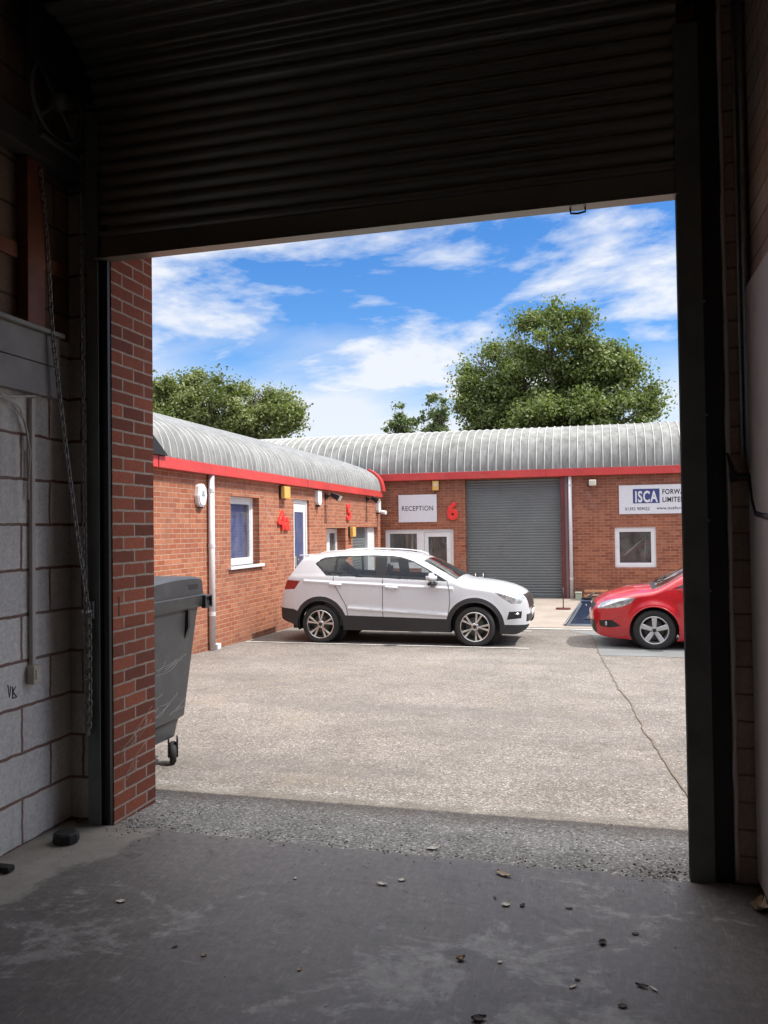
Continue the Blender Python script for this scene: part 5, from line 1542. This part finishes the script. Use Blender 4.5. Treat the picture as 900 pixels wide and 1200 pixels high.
# ------------------------------------------------------------------ trees
def tree(name, base, lobes, n, leaf, mat, label, seed, group, trunk_r=.3, aspect=1.0, cl_r=.55, dens=170):
    rg = np.random.default_rng(seed)
    t = thing(name, base, label, 'tree', group)
    lob = np.array(lobes, float)
    # leaf clumps spread through the lobes, most of them towards the outside
    vol = lob[:,3]**2.4; pick = rg.choice(len(lob), size=max(40, n//dens), p=vol/vol.sum())
    d = rg.normal(size=(len(pick),3)); d /= np.linalg.norm(d, axis=1)[:,None]
    rad = rg.uniform(.25, 1.0, len(pick))**.55
    cc = lob[pick,:3] + d*rad[:,None]*lob[pick,3:4]*np.array([1,1,.92])
    cc = cc[cc[:,2] > base[2]+2.2]
    csz = rg.uniform(.5, 1.35, len(cc))*cl_r
    ctint = np.clip(rg.normal(.5, .22, len(cc)), 0, 1)
    k = rg.integers(0, len(cc), n)
    off = rg.normal(size=(n,3)); off /= np.linalg.norm(off, axis=1)[:,None]; off *= np.minimum(np.abs(rg.normal(.0,.78,n)), rg.uniform(1.1,1.5,n))[:,None]*np.array([1.05,1.05,.75]); 
    pos = cc[k] + off*csz[k][:,None]
    nrm = rg.normal(size=(n,3))*.75 + off*.55 + np.array([0,0,.45]); nrm /= np.linalg.norm(nrm, axis=1)[:,None]
    a = np.cross(nrm, rg.normal(size=(n,3))); a /= np.linalg.norm(a, axis=1)[:,None]
    b = np.cross(nrm, a)
    s = leaf*rg.uniform(.6, 1.35, n)[:,None]
    w = s*.36*aspect
    v = np.stack([pos - a*s*.5, pos + b*w + a*s*.02 + nrm*s*.06, pos + a*s*.5, pos - b*w + a*s*.02 + nrm*s*.06], 1).reshape(-1,3) - np.array(base)
    me = bpy.data.meshes.new('crown')
    me.vertices.add(n*4); me.vertices.foreach_set('co', v.ravel())
    me.loops.add(n*4); me.loops.foreach_set('vertex_index', np.arange(n*4))
    me.polygons.add(n); me.polygons.foreach_set('loop_start', np.arange(n)*4); me.polygons.foreach_set('loop_total', np.full(n,4))
    at = me.attributes.new('tint', 'FLOAT', 'FACE'); at.data.foreach_set('value', np.clip(ctint[k]+rg.normal(0,.16,n),0,1))
    me.update(calc_edges=True); me.materials.append(M[mat])
    o = bpy.data.objects.new('crown', me); COL.objects.link(o); o.parent = t
    # trunk, limbs, twigs
    bx = Vector(base); m = MB()
    mid = Vector(lob[:,:3].mean(0)); fork = bx.lerp(Vector((mid.x, mid.y, base[2]+(mid.z-base[2])*.55)), 1.0)
    fork.x = bx.x*.6+fork.x*.4; fork.y = bx.y*.6+fork.y*.4
    m.tube([bx-Vector((0,0,.3)), bx.lerp(fork,.3)+Vector((.08,0,0)), bx.lerp(fork,.7), fork], [trunk_r*1.35, trunk_r, trunk_r*.85, trunk_r*.75], 10)
    m.build('trunk', M['bark'], t)
    m = MB(); r_l = random.Random(seed)
    for L in lob:
        c = Vector(L[:3]); h = fork.lerp(c, .5)+Vector((r_l.uniform(-.4,.4), r_l.uniform(-.4,.4), r_l.uniform(-.1,.5)))
        r0 = trunk_r*.27*min(1.3, L[3]/1.6+.3)
        m.tube([fork, h, c], [r0, r0*.7, r0*.4], 7)
        for q in range(7):
            u = Vector((r_l.gauss(0,1), r_l.gauss(0,1), r_l.gauss(.3,.8))).normalized()*L[3]*r_l.uniform(.7,1.0)
            st_ = h.lerp(c, r_l.uniform(.3,1))
            e = c+u
            mm = st_.lerp(e,.5)+Vector((r_l.uniform(-.2,.2),r_l.uniform(-.2,.2),r_l.uniform(0,.2)))
            m.tube([st_, mm, e], [r0*.33, r0*.2, r0*.06], 5)
    m.build('branches', M['bark'], t)
    return t
def px_lobes(L, Y, seed, fx, fz, dpx):
    r = random.Random(seed); out = []
    for x, y, rr in L:
        rad = rr*dpx
        out.append((fx(x), Y+r.uniform(-.9,.9)*rad*.9+ (0 if rr > 35 else r.uniform(-1,1)), fz(y), rad))
    return out
GT = 'trees behind the buildings'
lo = px_lobes([(562,455,38),(598,412,38),(648,400,36),(692,408,32),(716,438,38),(742,470,27),(640,455,55),(690,465,48),(580,480,42),(541,482,18),(762,486,15),(612,384,18),(655,376,15),(690,388,13),(561,415,9),(546,448,12),(738,430,14),(764,464,8),(660,520,60),(600,520,50),(720,520,50)],
              40, 2, lambda x: (x-700)*.0407, lambda y: 6.85+(497-y)*.0400, .0405)
tree('oak_tree', (-1.6,40,-.37), lo, 150000, .155, 'oak', 'big round-crowned broadleaf tree rising behind the far ribbed roof', 3, GT, .42, cl_r=.66, dens=400)
lo = px_lobes([(190,470,38),(225,452,24),(250,460,30),(285,470,32),(318,478,28),(345,490,22),(300,505,40),(240,500,45),(200,510,45),(270,456,20),(262,474,30),(310,458,11),(215,438,12),(362,500,8),(205,446,14),(296,462,10),(335,478,10),(240,446,10),(160,470,45),(130,490,50),(260,540,50)],
              44, 4, lambda x: (x-700)*.0464-.7, lambda y: 7.75+(500-y)*.0470, .0460)
tree('broadleaf_tree', (-20.5,44,-.37), lo, 115000, .175, 'ash', 'wide pale green tree behind the left curved roof', 5, GT, .38, cl_r=.66, dens=360)
fx4 = lambda x: -8.2+(x-468)*.0385
fz4 = lambda y: 7.0+(475-y)*.0360
lo = px_lobes([(468,474,2.5),(467,480,4),(470,486,5.5),(463,489,4),(474,492,6.5),(459,497,6.5),(468,500,9),(482,498,5),(451,503,4),(487,505,6),(466,512,14)], 34, 6, fx4, fz4, .036)
tree('young_tree', (-8.2,34,-.37), lo, 2600, .16, 'fir', 'small feathery young tree left of its taller neighbour behind the far roof', 12, GT, .12, aspect=.7, cl_r=.21, dens=24)
lo = px_lobes([(507,456,2.5),(506,462,4),(509,469,5.5),(502,474,5),(513,478,6.5),(499,484,7),(509,488,9),(518,486,6),(494,494,6),(506,499,11),(521,474,4),(489,502,5),(508,512,15)], 34.6, 8, fx4, fz4, .0365)
tree('young_tree', (-6.75,34.6,-.37), lo, 3400, .16, 'fir', 'slightly taller young tree squeezed between the small feathery one and the big round tree', 15, GT, .12, aspect=.7, cl_r=.21, dens=24)

# ------------------------------------------------------------------ sky, sun, camera
SUN = Vector((math.cos(R(57)), .015, math.sin(R(57)))).normalized()
sd_ = bpy.data.lights.new('sun', 'SUN'); sd_.energy = 3.0; sd_.angle = R(.53); sd_.color = (1, .955, .88)
so = bpy.data.objects.new('sun', sd_); COL.objects.link(so)
so.rotation_euler = SUN.to_track_quat('Z', 'Y').to_euler(); so.location = (20, 0, 40)

w = bpy.data.worlds.new('World'); scene.world = w; w.use_nodes = True
nt = w.node_tree; nt.nodes.clear()
N = nt.nodes.new; Lk = nt.links.new
outw = N('ShaderNodeOutputWorld')
sky = N('ShaderNodeTexSky'); sky.sky_type = 'NISHITA'; sky.sun_disc = False
sky.sun_elevation = math.asin(SUN.z); sky.sun_rotation = math.atan2(SUN.x, SUN.y)
sky.air_density = 1.0; sky.dust_density = .6; sky.ozone_density = 3.0
hs = N('ShaderNodeHueSaturation'); hs.inputs['Saturation'].default_value = 1.36; hs.inputs['Hue'].default_value = .508; hs.inputs['Value'].default_value = .86
Lk(sky.outputs[0], hs.inputs['Color'])
bg = N('ShaderNodeBackground'); bg.inputs[1].default_value = .13; Lk(hs.outputs[0], bg.inputs[0])
tc = N('ShaderNodeTexCoord'); sp_ = N('ShaderNodeSeparateXYZ'); Lk(tc.outputs['Generated'], sp_.inputs[0])
def mth(op, a, b):
    m_ = N('ShaderNodeMath'); m_.operation = op
    for i, q in ((0,a),(1,b)):
        if isinstance(q, (int, float)): m_.inputs[i].default_value = q
        else: Lk(q, m_.inputs[i])
    return m_.outputs[0]
den = mth('ADD', mth('MAXIMUM', sp_.outputs[2], 0.0), .18)
cbw = N('ShaderNodeCombineXYZ'); Lk(mth('DIVIDE', sp_.outputs[0], den), cbw.inputs[0]); Lk(mth('DIVIDE', sp_.outputs[1], den), cbw.inputs[1])
mp_ = N('ShaderNodeMapping'); Lk(cbw.outputs[0], mp_.inputs[0])
mp_.inputs['Location'].default_value = (7.17, -7.55, 0); mp_.inputs['Rotation'].default_value = (0,0,.67); mp_.inputs['Scale'].default_value = (.85,1.15,1)
nz = N('ShaderNodeTexNoise'); Lk(mp_.outputs[0], nz.inputs['Vector']); nz.inputs['Scale'].default_value = 1.9; nz.inputs['Detail'].default_value = 10; nz.inputs['Roughness'].default_value = .58; nz.inputs['Distortion'].default_value = .25
rp_ = N('ShaderNodeValToRGB'); Lk(nz.outputs[0], rp_.inputs[0])
rp_.color_ramp.elements[0].position = .465; rp_.color_ramp.elements[0].color = (0,0,0,1); rp_.color_ramp.elements[1].position = .60; rp_.color_ramp.elements[1].color = (1,1,1,1)
# a milky band of cloud low over the roofs, and unseen overhead cloud added to light the floor
nz2 = N('ShaderNodeTexNoise'); Lk(mp_.outputs[0], nz2.inputs['Vector']); nz2.inputs['Scale'].default_value = 1.3; nz2.inputs['Detail'].default_value = 6
low = mth('SUBTRACT', 2.02, mth('MULTIPLY', mth('ADD', sp_.outputs[2], mth('MULTIPLY', mth('SUBTRACT', nz2.outputs[0], .5), .28)), 8.5))
low = mth('MINIMUM', mth('MAXIMUM', low, 0.0), .85)
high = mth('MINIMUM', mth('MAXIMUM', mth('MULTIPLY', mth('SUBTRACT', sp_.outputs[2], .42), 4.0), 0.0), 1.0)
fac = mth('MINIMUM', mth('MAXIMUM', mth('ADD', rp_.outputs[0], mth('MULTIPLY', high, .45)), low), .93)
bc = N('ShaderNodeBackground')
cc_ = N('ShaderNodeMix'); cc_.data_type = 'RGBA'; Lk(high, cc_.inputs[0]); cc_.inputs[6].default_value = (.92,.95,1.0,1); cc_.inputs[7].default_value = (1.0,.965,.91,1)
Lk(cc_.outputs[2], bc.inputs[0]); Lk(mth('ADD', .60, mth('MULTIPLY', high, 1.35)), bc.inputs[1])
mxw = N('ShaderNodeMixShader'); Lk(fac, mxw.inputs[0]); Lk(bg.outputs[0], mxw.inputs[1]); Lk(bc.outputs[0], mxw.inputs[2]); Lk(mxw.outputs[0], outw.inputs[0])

cam = bpy.data.cameras.new('camera'); co = bpy.data.objects.new('camera', cam); COL.objects.link(co)
yaw, pit, rol = R(14.729), R(1.2134), R(-.7574)
f = Vector((-math.sin(yaw), math.cos(yaw), 0)); r = Vector((math.cos(yaw), math.sin(yaw), 0)); u = Vector((0,0,1))
f, u = math.cos(pit)*f+math.sin(pit)*u, -math.sin(pit)*f+math.cos(pit)*u
r, u = math.cos(rol)*r+math.sin(rol)*u, -math.sin(rol)*r+math.cos(rol)*u
mt = Matrix((( r.x, u.x, -f.x, 0), (r.y, u.y, -f.y, 0), (r.z, u.z, -f.z, 1.6), (0,0,0,1)))
co.matrix_world = mt
cam.sensor_fit = 'VERTICAL'; cam.sensor_height = 36; cam.sensor_width = 27; cam.lens = 942.84/1200*36
cam.clip_start = .05; cam.clip_end = 2000
scene.camera = co

scene.view_settings.view_transform = 'Standard'; scene.view_settings.look = 'None'; scene.view_settings.gamma = 1; scene.view_settings.use_curve_mapping = False
scene.view_settings.exposure = .75
scene.render.engine = 'CYCLES'
scene.cycles.use_denoising = True
scene.cycles.max_bounces = 10; scene.cycles.diffuse_bounces = 6; scene.cycles.transparent_max_bounces = 16
scene.cycles.caustics_reflective = False; scene.cycles.caustics_refractive = False
scene.cycles.sample_clamp_indirect = 6
scene.render.resolution_x = 768; scene.render.resolution_y = 1024
